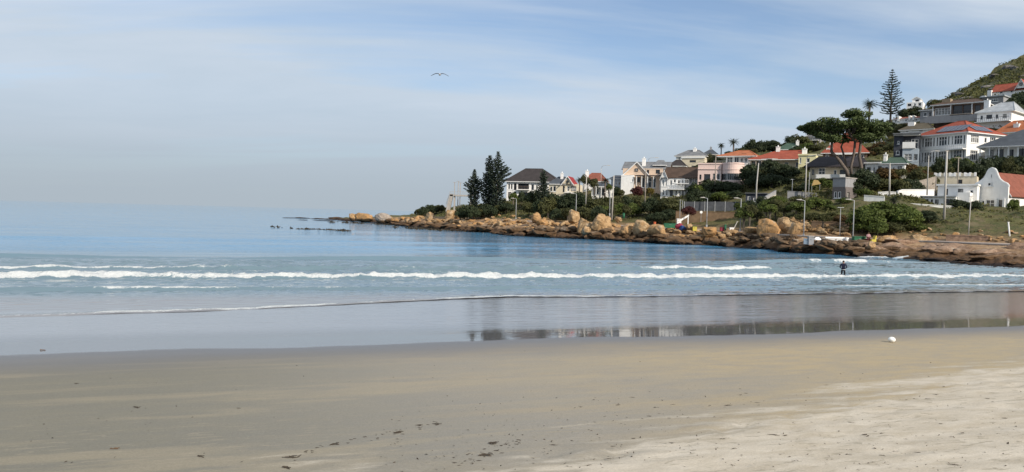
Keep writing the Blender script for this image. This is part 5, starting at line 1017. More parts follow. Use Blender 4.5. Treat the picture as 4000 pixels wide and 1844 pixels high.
# ------------------------------------------------------------------ rocks
def rockm(key, wet=True, tint=None):
    m, nt, b, out = nodes(key); n = NT(nt); g = nt.nodes.new('ShaderNodeNewGeometry'); oi = nt.nodes.new('ShaderNodeObjectInfo'); x, y, z = n.sep(g.outputs['Position']); c = n.coord('Object'); p = g.outputs['Position']
    a = n.noise(p, .9, 6, .65); a2 = n.noise(p, 4.5, 5, .7); base = n.mix(n.mr(oi.outputs['Random'], 0, 1), (0.47, 0.26, 0.105), (0.47, 0.34, 0.20)) if not tint else n.mix(n.mr(oi.outputs['Random'], 0, 1), tint, tuple(v * 1.35 for v in tint))
    col = n.mix(n.mr(a, .35, .68), tuple(v * .62 for v in (tint or (0.46, 0.28, 0.13))), base); col = n.mix(n.math('MULTIPLY', n.mr(a2, .48, .68), .72), col, (0.11, 0.065, 0.038)); col = n.mix(n.math('MULTIPLY', n.mr(n.noise(p, .5, 4), .55, .7), .38), col, (0.55, 0.47, 0.38))
    if wet:
        zj = n.math('ADD', z, n.math('MULTIPLY', n.math('SUBTRACT', a, .5), 1.7)); col = n.mix(n.mr(zj, 1.75, 1.15), col, n.mix(a2, (0.06, 0.034, 0.02), (0.15, 0.09, 0.045))); col = n.mix(n.mr(zj, .7, .3), col, (0.016, 0.012, 0.011))
    n.lk(col, b.inputs['Base Color']); b.inputs['Roughness'].default_value = .85; b.inputs['Specular IOR Level'].default_value = .25
    cr = n.voro(n.coord('Object', (1, 1, 1)), 1.6, 'DISTANCE_TO_EDGE'); h = n.math('ADD', n.math('ADD', n.math('MULTIPLY', a2, .7), a), n.math('MULTIPLY', n.mr(cr, 0, .05), .35)); n.lk(n.bump(h, .8, .16), b.inputs['Normal']); return m
ROCK = rockm('granite'); ROCKW = rockm('tidal_rock', True, (0.15, 0.10, 0.06)); SHELF = rockm('shelf_rock', True, (0.27, 0.18, 0.125))
def ico(sub):
    import bmesh
    bm = bmesh.new(); bmesh.ops.create_icosphere(bm, subdivisions=sub, radius=1); V = np.array([v.co[:] for v in bm.verts]); Fc = np.array([[v.index for v in f.verts] for f in bm.faces]); bm.free(); return V, Fc
IV, IF = ico(3); IV4, IF4 = ico(4)
def boulder_mesh(name, seed, mat, amp=.28, cut=5, cl=.72, iv=None):
    r = np.random.RandomState(seed); V0, F0 = iv or (IV4, IF4); V = V0.copy(); o = Vector((seed * 7.1, seed * 3.3, 0))
    d = np.array([mnoise.noise(Vector(v) * 1.1 + o) for v in V]); V = V * (1 + amp * d)[:, None]
    for _ in range(cut):
        nn = r.normal(size=3); nn[2] *= .7; nn /= np.linalg.norm(nn); lim = r.uniform(cl, cl + .25); h = V @ nn; V = V - np.outer(np.maximum(0, h - lim) * .95, nn)
    # joints: steps along a few fracture planes, then fine crags
    for _ in range(3):
        nn = r.normal(size=3); nn /= np.linalg.norm(nn); q = (V @ nn) * r.uniform(1.6, 2.6) + r.uniform(0, 1); fr = np.abs(q - np.round(q)); V = V * (1 - .10 * np.exp(-(fr / .07) ** 2))[:, None]
    d2 = np.array([1 - abs(mnoise.noise(Vector(v) * 2.8 + o)) * 2 for v in V0]); d3 = np.array([mnoise.noise(Vector(v) * 6.5 - o) for v in V0]); V = V * (1 + .07 * d2 + .035 * d3)[:, None]
    return mkmesh(name, V, F0, mat, True)
B_R = [boulder_mesh('boulder', s, ROCK, .36, 9, .56) for s in range(8)]; B_A = [boulder_mesh('block', 20 + s, ROCK, .36, 11, .50) for s in range(8)]; B_W = [boulder_mesh('tidal_boulder', 40 + s, ROCKW, .32, 5, .6) for s in range(6)]; B_S = [boulder_mesh('slab', 60 + s, SHELF, .40, 10, .5) for s in range(6)]
def boulder(px, py, w, h, Y, label, protos=B_R, group=None, name='boulder', depth=.85):
    k = Y / F; C = at(px, py + h * .06, Y); o = link(name, rnd.choice(protos), None, C, 0, (w * k / 2 * 1.04, w * k / 2 * depth, h * k / 2 * 1.08)); o.rotation_euler = (rnd.uniform(-.15, .15), rnd.uniform(-.2, .2), rnd.uniform(0, 6.28)) if w < 1.6 * h else (rnd.uniform(-.05, .05), rnd.uniform(-.08, .08), rnd.uniform(-.4, .4)); return tag(o, label, 'rock', group)
for a in ((1376, 847, 40, 30, 305, 'rounded pinkish boulder, outermost large one on the point'), (1427, 850, 72, 38, 290, 'long humped brown boulder near the tip of the point'), (1682, 847, 52, 38, 226, 'pale boulder below the green bushes on the point'), (1757, 843, 48, 52, 215, 'tall upright ochre boulder below the footbridge'),
          (1792, 842, 50, 48, 217, 'square-topped ochre boulder beside the upright one'), (2093, 850, 54, 42, 170, 'round orange boulder, rear one of the balanced pair'), (2118, 868, 60, 38, 167, 'round golden boulder, front one of the balanced pair'), (2242, 842, 60, 52, 164, 'pointed boulder standing behind the great pale rock'),
          (2285, 882, 84, 72, 156, 'great pale rounded rock at the shore, left half'), (2350, 872, 116, 74, 154, 'great pale rounded rock at the shore, right half'), (2291, 900, 50, 34, 150, 'orange overhanging rock under the great pale rock'), (2444, 898, 66, 46, 149, 'golden fractured rock right of the great pale rock'),
          (2500, 886, 70, 62, 147, 'tall golden craggy rock peak by the path'), (2570, 900, 78, 52, 143, 'golden rock with a sharp right face by the sea wall'), (2692, 886, 40, 30, 142, 'small golden rock beside the blue and red tarpaulin'), (2770, 904, 76, 40, 137, 'golden jumbled rock below the path lamp'),
          (2415, 855, 34, 24, 163, 'small golden rock on the path beside the pale pole'), (3404, 960, 44, 36, 107, 'round brown boulder perched on the sea wall')): boulder(*a)
o = boulder(1496, 851, 66, 42, 262, 'white-streaked boulder standing apart on the point'); o.data = boulder_mesh('boulder', 77, rockm('guano_rock', True, (0.42, 0.36, 0.31)), .2, 2, .85)
for a in ((3005, 900, 130, 84, 129, 'great orange sloping slab behind the path'), (3060, 890, 110, 80, 130, 'middle orange slab of the outcrop behind the path'), (3112, 898, 84, 66, 126, 'darker orange slab right of the great sloping slab'), (2935, 900, 78, 46, 133, 'broken ochre rock under the seated person'), (3600, 936, 100, 36, 114, 'ochre bank of rock left of the stone wall'), (3470, 940, 86, 40, 112, 'tan rock slab right of the yellow seat'), (3960, 950, 60, 36, 107, 'ochre rock beside the white marker post')): boulder(*a, protos=B_A)
LM = [(1560, 'below the bushes of the point'), (1660, 'below the footbridge bushes'), (1760, 'below the footbridge'), (1850, 'below the shortest pine'), (1935, 'below the tallest pine'), (2015, 'below the lone lamp'), (2100, 'around the balanced boulders'), (2180, 'left of the pointed boulder'), (2245, 'around the pointed boulder'), (2310, 'at the great pale rock'), (2390, 'below the thick pale pole'), (2450, 'below the peach house'), (2510, 'at the craggy golden peak'), (2575, 'below the orange bin'), (2650, 'below the tarpaulins'), (2710, 'below the yellow box'), (2770, 'below the round sign'), (2830, 'below the slim green bin'), (2891, 'left of the seated person'), (2965, 'near the seated person in white'), (3030, 'near the great orange slab'), (3090, 'near the darker orange slab'), (3139, 'near the stone pile lamp'), (3192, 'near the dinghy'), (3250, 'near the white bench'), (3307, 'near the white bin'), (3354, 'near the green box'), (3410, 'near the yellow seat'), (3490, 'right of the yellow seat'), (3570, 'left of the stone wall'), (3690, 'near the thick pole'), (3780, 'near the leaning pole'), (3870, 'right of the stone wall'), (3947, 'near the white marker'), (4020, 'at the picture edge')]
PENDING = {}
def relabel(items, head, group, cat='rock'):
    PENDING.setdefault((head, cat), []).extend((px, o, group) for px, o in items)
def relabel_all():
    for (head, cat), items in PENDING.items(): relabel_now(items, head, cat)
def relabel_now(items, head, cat):
    by = {}
    for px, o, g in items: by.setdefault(min(LM, key=lambda l: abs(l[0] - px))[1], []).append((px, o, g))
    for lm, li in by.items():
        li.sort(key=lambda q: q[0])
        for i, (px, o, g) in enumerate(li): tag(o, head + ' ' + lm + (', ' + ordw(i, len(li)) if len(li) > 1 else ''), cat, g)
def fill(label, n, px0, px1, t0, t1, s0, s1, protos, name='boulder', sq=.75, seed=1, sink=.25, head='ochre rock'):
    r = random.Random(seed); items = []
    for i in range(n):
        px = px0 + (px1 - px0) * (i + r.random()) / n; p = on_path(px, r.uniform(t0, t1)); z = tz(p.x, p.y); s = r.uniform(s0, s1) * (p.y / 150) ** .5
        o = link(name, r.choice(protos), None, (p.x, p.y, z + s * sink), 0, (s * r.uniform(.9, 1.9), s * r.uniform(.9, 1.3), s * r.uniform(sq * .6, sq * .95))); o.rotation_euler = (r.uniform(-.22, .22), r.uniform(-.25, .25), r.uniform(0, 6.28)); items.append((px, o))
    relabel(items, {'boulder': 'loose ochre boulder', 'tidal_rock': 'brown tidal rock', 'stone_block': 'loose stone block'}[name], label)
fill('small ochre boulder in the jumble between the point and the balanced pair', 110, 1520, 2110, 1.6, 3.0, .35, .95, B_A, seed=1)
fill('ochre rock in the jumble around the great pale rock', 84, 2110, 2480, 1.6, 2.95, .4, 1.15, B_A, seed=2); fill('ochre rock in the jumble below the clutter on the path', 84, 2480, 2890, 1.5, 2.95, .4, 1.1, B_A, seed=3)
fill('brown tide-stained rock at the waterline left of the balanced pair', 50, 1480, 2110, .95, 1.7, .6, 1.4, B_W, 'tidal_rock', .6, 4); fill('brown tide-stained rock at the waterline under the golden rocks', 60, 2110, 2890, .95, 1.75, .6, 1.5, B_W, 'tidal_rock', .65, 5)
fill('brown tide-stained rock below the long sea wall', 62, 2880, 3440, .95, 2.6, .5, 1.25, B_W, 'tidal_rock', .7, 6)
fill('broken block in the stone pile behind the path', 64, 3080, 3320, 4.05, 4.55, .4, .85, B_A, 'stone_block', .75, 7, .35); fill('loose stone along the back of the path near the stone wall', 34, 3430, 4040, 4.05, 4.35, .3, .6, B_A, 'stone_block', .7, 8, .3)
fill('loose ochre stone on the verge below the dark thicket', 22, 1800, 2320, 4.05, 4.5, .3, .7, B_A + B_R, 'stone_block', .7, 18, .3)
r = random.Random(12)
SLB = []
for i in range(46):
    px = 3400 + 680 * (i + r.random()) / 46; p = on_path(px, r.uniform(.9, 2.8)); z = tz(p.x, p.y); s = r.uniform(1.1, 2.8); o = link('rock_slab', r.choice(B_S), None, (p.x, p.y, z - .1), 0, (s * 1.4, s * .7, s * .30)); o.rotation_euler = (r.uniform(-.10, .16), r.uniform(-.10, .10), r.uniform(-.3, .5)); SLB.append((px, o))
relabel(SLB, 'flat brown shelf slab', 'slabs of the rock shelf'); relabel_all()
for i, (px, py, w, h) in enumerate(((1135, 852, 60, 5), (1190, 853, 66, 7), (1255, 856, 60, 6), (1318, 854, 70, 12), (1355, 858, 50, 10), (1175, 860, 50, 3), (1270, 862, 90, 4), (1345, 864, 60, 5))):
    p = on_z(px, py, .05); boulder(px, py, w, h, p.y, 'low black reef rock awash off the point, ' + ['outermost', 'second from the tip', 'third from the tip', 'fourth from the tip', 'nearest the boulders', 'thin front left one', 'thin front middle one', 'thin front right one'][i], B_W, 'reef rocks awash off the point', 'reef_rock', .6)
OUT = rockm('hill_rock', False, (0.15, 0.145, 0.14)); B_H = [boulder_mesh('outcrop', 150 + s, OUT, .36, 9, .5) for s in range(4)]; HL = []
r = random.Random(23)
for i in range(34):
    px = 3620 + 460 * (i + r.random()) / 34; a = (px - 2000) / F; Yk, Zk = col_at(a); t = r.uniform(8.12, 8.97); Y = float(np.interp(t, range(10), Yk)); s = r.uniform(1.2, 3.6); HL.append((px, link('rock_outcrop', r.choice(B_H), None, (a * Y, Y, tz(a * Y, Y) + s * .05), r.uniform(0, 6.28), (s * 1.5, s, s * .55))))
HL.sort(key=lambda q: q[0])
for i, (px, o) in enumerate(HL): tag(o, 'grey rock outcrop on the upper hillside, ' + (ordw(i, 34) if i < 12 else ('%dth from left' % (i + 1) if i % 10 > 2 or i == 12 else '%d%s from left' % (i + 1, {1: 'st', 2: 'nd', 3: 'rd'}.get((i + 1) % 10, 'th')))), 'rock', 'rock outcrops on the upper hillside')
# floating kelp
def kelp():
    r = np.random.RandomState(3); C, S = [], []
    def add(px, py, n, sx, sy):
        for _ in range(n):
            p = on_z(px + r.normal() * sx, py + r.normal() * sy, .05); C.append([p.x, p.y, .05 + r.uniform(0, .22)]); S.append(r.uniform(.18, .5))
    for px in np.arange(1222, 1362, 2.2): add(px, 897 + (px - 1222) * .055, int(r.randint(0, 4)), 4, .9)
    for px, py in ((1067, 887), (1097, 889), (1133, 894), (1167, 897), (1178, 897), (1194, 898), (1200, 898)): add(px + r.normal() * 6, py + r.normal(), int(r.randint(1, 5)), 3.5, .6)
    for px in np.arange(1290, 1780, 2.0):
        if vnoise(px * .06, 0., 5) > .35: add(px, 868 + (px - 1290) * .045 + r.normal(), 2, 4, 1)
    for px in np.arange(1540, 1960, 1.6):
        if vnoise(px * .05, 3., 5) > .3: add(px, 889 + (px - 1540) * .055 + r.normal() * 1.5, 2, 4, 1.1)
    C = np.array(C); n = len(C); m = 3; C = np.repeat(C, m, 0) + r.normal(size=(n * m, 3)) * [.4, .4, .06]; S = np.repeat(S, m) * r.uniform(.6, 1.2, n * m); V, Fq = quads(C, r.normal(size=(n * m, 3)) + [0, -.5, .6], r.normal(size=(n * m, 3)) * [1, 1, .3], S, S * .4); V[:, 2] = np.maximum(V[:, 2], -.05)
    o = link('floating_kelp', mkmesh('floating_kelp', V, Fq, pm('kelp', (0.035, 0.026, 0.014), var=.5, rough=.5))); o['kind'] = 'stuff'; o['label'] = 'strands of dark kelp floating off the point'; o['category'] = 'kelp'
kelp()
# ------------------------------------------------------------------ litter on the beach
KELPM = pm('dry_seaweed', (0.055, 0.042, 0.03), var=.5, rough=.85); KELPB = pm('brown_seaweed', (0.13, 0.07, 0.035), var=.4, rough=.8)
def scrap_mesh(seed):
    r = random.Random(seed); mb = MB()
    for s in range(r.randint(4, 7)):
        p = Vector((r.gauss(0, .035), r.gauss(0, .022), .004)); q = r.uniform(-.6, .6); L = r.uniform(.02, .06); w = r.uniform(.006, .014); d = Vector((math.cos(q), math.sin(q), 0)); e = Vector((-d.y, d.x, 0))
        pts = []
        for j in range(5):
            t = j / 4; c = p + d * L * (t - .5) * 2 + e * r.gauss(0, .006) + Vector((0, 0, r.uniform(.002, .02))); ww = w * math.sin(math.pi * (.12 + .76 * t)); pts.append((c - e * ww, c + Vector((0, 0, .006)), c + e * ww, c - Vector((0, 0, .006))))
        i = len(mb.v)
        for c in pts: mb.v += [tuple(v) for v in c]
        for j in range(4):
            for k in range(4): mb.f.append((i + 4 * j + k, i + 4 * j + (k + 1) % 4, i + 4 * j + 4 + (k + 1) % 4, i + 4 * j + 4 + k))
    return mb
SCR = [scrap_mesh(s).mesh('seaweed_scrap', KELPM) for s in range(8)]; SCRB = scrap_mesh(31).mesh('seaweed_scrap', KELPB)
def scrap(px, py, s, label, group=None, me=None, stretch=1.0):
    p = on_beach(px, py); o = link('seaweed_scrap', me or rnd.choice(SCR), None, p, rnd.uniform(-.5, .5), (s * stretch * .6, s * .6, s * .4)); return tag(o, label, 'seaweed', group)
for a in ((300, 1499, 1.4, 'lone dark seaweed scrap far left on the damp sand'), (532, 1592, 2.0, 'dark seaweed scrap on bare grey sand at mid left'), (780, 1785, 1.6, 'thin slanting seaweed scrap at lower left'), (932, 1595, 1.1, 'tiny dark scrap left of the sand centre'), (1304, 1736, 2.4, 'long twig-like seaweed strand in the wrack line'), (1140, 1787, 2.0, 'dark seaweed strand at the lower end of the wrack line'), (1120, 1828, 2.2, 'dark tangle of seaweed at the bottom edge left of centre'),
          (1553, 1690, 2.4, 'curled seaweed tangle midway along the wrack line'), (1638, 1662, 1.5, 'rounded dark scrap near the upper end of the wrack line'), (1708, 1658, 2.0, 'flat dark strand at the upper end of the wrack line'), (1894, 1778, 3.2, 'thick heap of dark seaweed below the sand centre'), (1941, 1735, 2.8, 'dark seaweed heap just above the thick heap')): scrap(*a)
scrap(453, 1754, 2.0, 'reddish brown seaweed scrap at lower left', None, SCRB); scrap(167, 1369, 2.6, 'brown flat scrap lying in the shallow film at far left', None, SCRB)
r = random.Random(41)
for i in range(46):
    f = r.random(); px, py = 1130 + 600 * f + r.gauss(0, 14), np.interp(f, [0, .2, .45, .72, 1], [1800, 1745, 1720, 1688, 1640]) + r.gauss(0, 7); scrap(px, py, r.uniform(.25, .8), 'small dark seaweed scrap along the curving wrack line', 'seaweed scraps of the wrack line')
for i in range(40):
    f = r.random(); scrap(1780 + 240 * f + r.gauss(0, 16), 1815 - 90 * f + r.gauss(0, 9), r.uniform(.3, 1.0), 'small dark seaweed scrap around the thick heap below centre', 'seaweed scraps around the heap')
for i in range(110):
    px = r.uniform(2150, 3990); py = r.uniform(1500, 1835); scrap(px, py, r.uniform(.4, 1.1) ** 1.3, 'dark seaweed scrap strewn over the ' + ('upper ' if py < 1620 else 'middle ' if py < 1730 else 'lower ') + ('left' if px < 2700 else 'centre' if px < 3350 else 'right') + ' of the dry sand', 'seaweed scraps on the dry sand', None, r.uniform(1, 1.8))
def litter():
    r = np.random.RandomState(77); n = 800; C = []
    for i in range(n):
        px = r.uniform(1500, 4000) if r.rand() < .94 else r.uniform(0, 1500); py = 1844 - abs(r.normal(0, 190)) if px > 1500 else r.uniform(1420, 1840)
        p = on_beach(px, max(1350, py)); C.append([p.x, p.y, p.z + .008])
    C = np.array(C); C += r.normal(size=C.shape) * [.12, .12, 0]; S = r.uniform(.010, .035, n); V, Fq = quads(C, r.normal(size=(n, 3)) * .35 + [0, 0, 1], r.normal(size=(n, 3)) + [1.2, 0, 0], S, S * .4)
    o = link('seaweed_litter', mkmesh('seaweed_litter', V, Fq, KELPM)); o['kind'] = 'stuff'; o['label'] = 'fine flecks of dark seaweed scattered over the sand'; o['category'] = 'seaweed'
litter()
# ball at the water's edge
def ball():
    P = on_beach(3483, 1337); root = thing('ball', 'white ball lying on the damp sand near the right', 'ball', P); k = .135
    V = IV * [k, k, k * .80]; V[:, 2] += k * .76; V[:, 2] = np.where(V[:, 2] < .004, .004, V[:, 2]); dent = np.exp(-((V[:, 0] + .05) ** 2 + (V[:, 1] + .08) ** 2) / .004) * (V[:, 2] > k); V[:, 2] -= dent * .012
    m = pm('white_plastic', (0.80, 0.79, 0.75), var=.05, rough=.45, scale=9, spec=.5); link('shell', mkmesh('shell', V, IF, m, True), root)
    MB().tube([(k * 1.005 * math.cos(q), k * 1.005 * math.sin(q) * .999, k * .76 + .01 * math.sin(2 * q)) for q in np.linspace(0, 6.2832, 33)], .004, 5, False).build('seam', m, root, True); MB().tube([(.03, -.02, k * 1.53), (.03, -.02, k * 1.565)], .012, 8).build('valve', m, root)
ball()
# ------------------------------------------------------------------ gull
def gull():
    P = at(1718, 290, 50); root = thing('gull', 'gull gliding with arched wings in the open sky', 'bird', P); m1 = pm('gull_grey', (0.10, 0.10, 0.11), var=.2); m2 = pm('gull_white', (0.42, 0.42, 0.43), var=.1)
    MB().tube([(0, -.20, -.035), (0, -.16, -.03), (0, -.10, -.025), (0, 0, -.03), (0, .12, -.02), (0, .24, 0)], [.022, .045, .06, .075, .055, .012], 10).build('body', m2, root, True)
    MB().tube([(0, -.20, -.035), (0, -.26, -.045)], [.014, .003], 6).build('beak', pm('beak', (0.5, 0.32, 0.08)), root); MB().prism([(-.02, 0), (.02, 0), (.07, .012), (-.07, .012)], .2, .36).build('tail', m2, root)
    for s in (-1, 1):
        sec = [(0.02, .02, .20, .0), (.16, .045, .19, -.01), (.30, .025, .17, -.03), (.45, -.04, .13, 0), (.60, -.115, .02, .04)]; mb = MB(); prev = None
        for x, z, ch, yo in sec:
            ring = [(s * x, yo - ch * .45, z), (s * x, yo - ch * .2, z + .016), (s * x, yo + ch * .55, z - .004), (s * x, yo - ch * .2, z - .012)]; i = len(mb.v); mb.v += ring
            if prev is not None:
                for e in range(4): mb.f.append((prev + e, prev + (e + 1) % 4, i + (e + 1) % 4, i + e))
            prev = i
        mb.build('wing', m1, root, True)
gull()
# ------------------------------------------------------------------ people
SKIN = pm('skin', (0.36, 0.21, 0.14), var=.08, rough=.6); HAIR = pm('dark_hair', (0.02, 0.015, 0.012), var=.3)
def person(label, P, rotz, J, rad, segs, cols, hair, extra=None):
    """J joints, segs (a, b, material index); body is one skinned surface"""
    names = list(J); idx = {n: i for i, n in enumerate(names)}; V = [J[n] for n in names]; E = [(idx[a], idx[b]) for a, b, _ in segs]; info = [(Vector(J[a]), Vector(J[b]), mi) for a, b, mi in segs]; Rr = [rad[n] for n in names]
    for side in 'LR':
        w, hnd = Vector(J['wrist' + side]), Vector(J['hand' + side]); d = (hnd - w).normalized(); s = Vector((1, 0, 0)) if abs(d.x) < .8 else Vector((0, 0, 1)); s = (s - d * s.dot(d)).normalized()
        for k, (off, ln) in enumerate(((-.034, .065), (-.012, .078), (.011, .084), (.033, .076))):
            b0 = len(V); V += [tuple(hnd + s * off), tuple(hnd + s * off + d * ln * .55), tuple(hnd + s * off * 1.05 + d * ln * .95 + Vector((0, 0, -.015)))]; E += [(idx['hand' + side], b0), (b0, b0 + 1), (b0 + 1, b0 + 2)]; Rr += [.011, .009, .008]; info.append((hnd, Vector(V[-1]), 0))
        b0 = len(V); V += [tuple(w.lerp(hnd, .5) - s * .045), tuple(w.lerp(hnd, .9) - s * .065)]; E += [(idx['hand' + side], b0), (b0, b0 + 1)]; Rr += [.012, .009]; info.append((w, Vector(V[-1]), 0))
    me = bpy.data.meshes.new('body'); me.from_pydata(V, E, []); o = bpy.data.objects.new('body', me); COL.objects.link(o); sk = o.modifiers.new('skin', 'SKIN'); sk.use_smooth_shade = True; su = o.modifiers.new('sub', 'SUBSURF'); su.levels = 1; su.render_levels = 1
    for i, v in enumerate(me.skin_vertices[0].data): v.radius = (Rr[i], Rr[i]); v.use_root = (i == idx['pelvis'])
    bpy.context.view_layer.update(); dg = bpy.context.evaluated_depsgraph_get(); nm = bpy.data.meshes.new_from_object(o.evaluated_get(dg)); bpy.data.objects.remove(o)
    nm.materials.clear()
    for c in cols: nm.materials.append(c)
    for p in nm.polygons:
        c = p.center; best = (1e9, 0)
        for a, b, mi in info:
            t = max(0, min(1, (c - a).dot(b - a) / max(1e-6, (b - a).length_squared))); dd = (c - a.lerp(b, t)).length
            if dd < best[0]: best = (dd, mi)
        p.material_index = best[1]; p.use_smooth = True
    root = thing('person', label, 'person', P, rotz); link('body', nm, root)
    hd = Vector(J['head']); g = MB(); V2 = IV * [.098, .112, .125]; keep = V2[:, 2] > (-.02 + .9 * np.maximum(0, V2[:, 1] - .02)); V2 = np.where(keep[:, None], V2 * 1.06, V2 * .7); link('hair', mkmesh('hair', V2 + np.array(hd) + [0, -.006, .02], IF, hair, True), root)
    for s in (-1, 1): link('eye', mkmesh('eye', IV[:] * .011 + np.array(hd) + [s * .034, .093, .012], IF, HAIR, True), root); link('ear', mkmesh('ear', IV * [.012, .022, .032] + np.array(hd) + [s * .098, -.002, .0], IF, SKIN, True), root)
    MB().prism([(-.014, -.02), (.014, -.02), (0, .03)], .085, .125).build('nose', SKIN, root, loc=tuple(hd)); MB().box(-.026, .026, .085, .1, -.052, -.042).build('mouth', pm('lips', (.28, .1, .08)), root, loc=tuple(hd))
    return root
RAD = dict(pelvis=.155, spine=.14, chest=.165, neck=.06, head=.098, crown=.07)
for s in 'LR': RAD.update({'sh' + s: .085, 'el' + s: .058, 'wrist' + s: .036, 'hand' + s: .04, 'hip' + s: .105, 'knee' + s: .07, 'ank' + s: .05, 'toe' + s: .04})
SEG = [('pelvis', 'spine', 1), ('spine', 'chest', 1), ('chest', 'neck', 1), ('neck', 'head', 0), ('head', 'crown', 0)]
for s in 'LR': SEG += [('chest', 'sh' + s, 1), ('sh' + s, 'el' + s, 1), ('el' + s, 'wrist' + s, 1), ('wrist' + s, 'hand' + s, 0), ('pelvis', 'hip' + s, 2), ('hip' + s, 'knee' + s, 2), ('knee' + s, 'ank' + s, 2), ('ank' + s, 'toe' + s, 3)]
def stand(): 
    J = dict(pelvis=(0, 0, .95), spine=(0, -.01, 1.16), chest=(0, 0, 1.36), neck=(0, .03, 1.50), head=(0, .07, 1.62), crown=(0, .09, 1.70))
    for s, g in (('L', -1), ('R', 1)): J.update({'sh' + s: (g * .19, 0, 1.42), 'el' + s: (g * .30, -.04, 1.15), 'wrist' + s: (g * .17, .17, 1.04), 'hand' + s: (g * .11, .22, 1.05), 'hip' + s: (g * .10, 0, .90), 'knee' + s: (g * .13, .03, .50), 'ank' + s: (g * .14, 0, .09), 'toe' + s: (g * .15, .15, .04)})
    return J
def sit(lean=.1):
    J = dict(pelvis=(0, 0, .55), spine=(0, .02, .76), chest=(0, lean, .96), neck=(0, lean + .04, 1.10), head=(0, lean + .08, 1.22), crown=(0, lean + .10, 1.30))
    for s, g in (('L', -1), ('R', 1)): J.update({'sh' + s: (g * .19, lean, 1.02), 'el' + s: (g * .27, lean + .10, .77), 'wrist' + s: (g * .12, lean + .30, .70), 'hand' + s: (g * .07, lean + .36, .69), 'hip' + s: (g * .10, .02, .53), 'knee' + s: (g * .13, .44, .52), 'ank' + s: (g * .13, .42, .10), 'toe' + s: (g * .13, .56, .05)})
    return J
NAVY = pm('navy_jacket', (0.018, 0.022, 0.05), var=.25); BLACKC = pm('black_trousers', (0.015, 0.015, 0.02), var=.25); SHOE = pm('shoe', (0.03, 0.03, 0.03))
p = on_z(3293, 1080, 0); w = person('person in dark jacket wading thigh-deep, seen from behind', (p.x, p.y, -.30), R(-20), stand(), RAD, SEG, [SKIN, NAVY, BLACKC, SHOE], HAIR)
MB().tube([(.17 * math.cos(q), .12 * math.sin(q) - .005, .93) for q in np.linspace(0, 6.2832, 21)], .022, 5, False).build('shirt_hem', TRIM, w); g = MB(); g.box(-.13, .13, -.30, -.165, 1.06, 1.46); g.build('backpack', pm('navy_pack', (0.012, 0.014, 0.035), var=.2), w)
p = at(2966, 893, 133); person('person in white top sitting on the rocks behind the path', (p.x, p.y, p.z - .28), R(70), sit(.14), RAD, SEG, [SKIN, pm('white_shirt', (0.7, 0.7, 0.7), var=.06), BLACKC, SHOE], HAIR)
p = at(3391, 945, 112); person('person in pink top sitting beside the yellow seat', (p.x, p.y, p.z + .05), R(170), sit(.02), RAD, SEG, [SKIN, pm('pink_top', (0.50, 0.30, 0.31), var=.1), pm('maroon_trousers', (0.10, 0.02, 0.025), var=.2), SHOE], pm('brown_hair', (0.10, 0.06, 0.03)))
# ------------------------------------------------------------------ things along the path
def item(name, label, cat, px, py, Y, rz=0.0): P = at(px, py, Y); return thing(name, label, cat, P, rz)
GREENP = pm('green_paint', (0.02, 0.12, 0.06), var=.2, rough=.6); YEL = pm('yellow_paint', (0.50, 0.41, 0.07), var=.12, rough=.6); ORG = pm('orange_paint', (0.45, 0.10, 0.04), var=.15); MAROON = pm('maroon_paint', (0.12, 0.02, 0.02), var=.2); BLUEP = pm('blue_tarp', (0.03, 0.07, 0.22), var=.25); REDP = pm('red_tarp', (0.22, 0.03, 0.05), var=.25)
def chest(name, label, cat, px, py, Y, w, d, h, mat, lid=None):
    t = item(name, label, cat, px, py, Y); MB().box(-w / 2, w / 2, -d / 2, d / 2, -.3, h * .86).build('body', mat, t); MB().box(-w / 2 - .05, w / 2 + .05, -d / 2 - .05, d / 2 + .05, h * .86 + .004, h).build('lid', lid or mat, t); MB().box(-w * .1, w * .1, -d / 2 - .09, -d / 2 - .003, h * .5, h * .56).build('handle', STEEL, t)
chest('storage_box', 'long green storage box by the dark hollow left of the pink-topped person', 'box', 3354, 944, 113, 1.7, .9, .8, GREENP); chest('seat_box', 'maroon box seat under the pink-topped person', 'seat', 3388, 946, 112.4, 1.1, .5, .52, MAROON)
chest('storage_box', 'dark green box lying open on the verge left of the tarpaulin heap', 'box', 2616, 884, 146, 2.3, .9, .6, GREENP); chest('utility_box', 'grey utility cabinet beside the foot of the stone pile lamp', 'box', 3166, 948, 112, .75, .6, 1.0, GREYW, CONC); chest('utility_box', 'small white box left of the grey utility cabinet', 'box', 3148, 946, 112.5, .5, .5, .55, WHITE)
chest('plinth', 'white box plinth at the foot of the slanted pole near the seated person', 'box', 2857, 901, 137, .7, .6, .6, WHITE); chest('plinth', 'tall white plinth at the foot of the paired steel posts', 'box', 2650, 876, 146, .6, .6, 1.1, WHITE); chest('storage_box', 'yellow and green box on the path beside the golden rock', 'box', 2713, 896, 141, .75, .6, .65, YEL, GREENP); chest('crate', 'low red crate beside the green bin on the path', 'crate', 2820, 896, 138.5, .7, .5, .4, REDP)
t = item('seat', 'bright yellow moulded seat on the path by the sea wall', 'seat', 3410, 946, 111.5, R(10)); MB().box(-.42, .34, -.28, .28, -.2, .42).build('base', YEL, t); MB().prism([(.08, .425), (.34, .425), (.44, .98), (.26, .98)], -.28, .28).build('backrest', YEL, t)
t = item('bench', 'long white bench along the path below the stone pile', 'bench', 3264, 942, 114, R(-8)); L = 1.45
MB().box(-L, L, -.25, .25, .38, .48).build('seat', WHITE, t); MB().box(-L, L, .20, .27, .485, .62).build('backrest', WHITE, t); MB().box(-L + .02, L - .02, -.2, .18, .06, .376).build('apron', WHITE2, t)
for x in (-1.3, 0, 1.3): MB().box(x - .1, x + .1, -.24, .24, -.3, .375).build('leg', CONC, t)
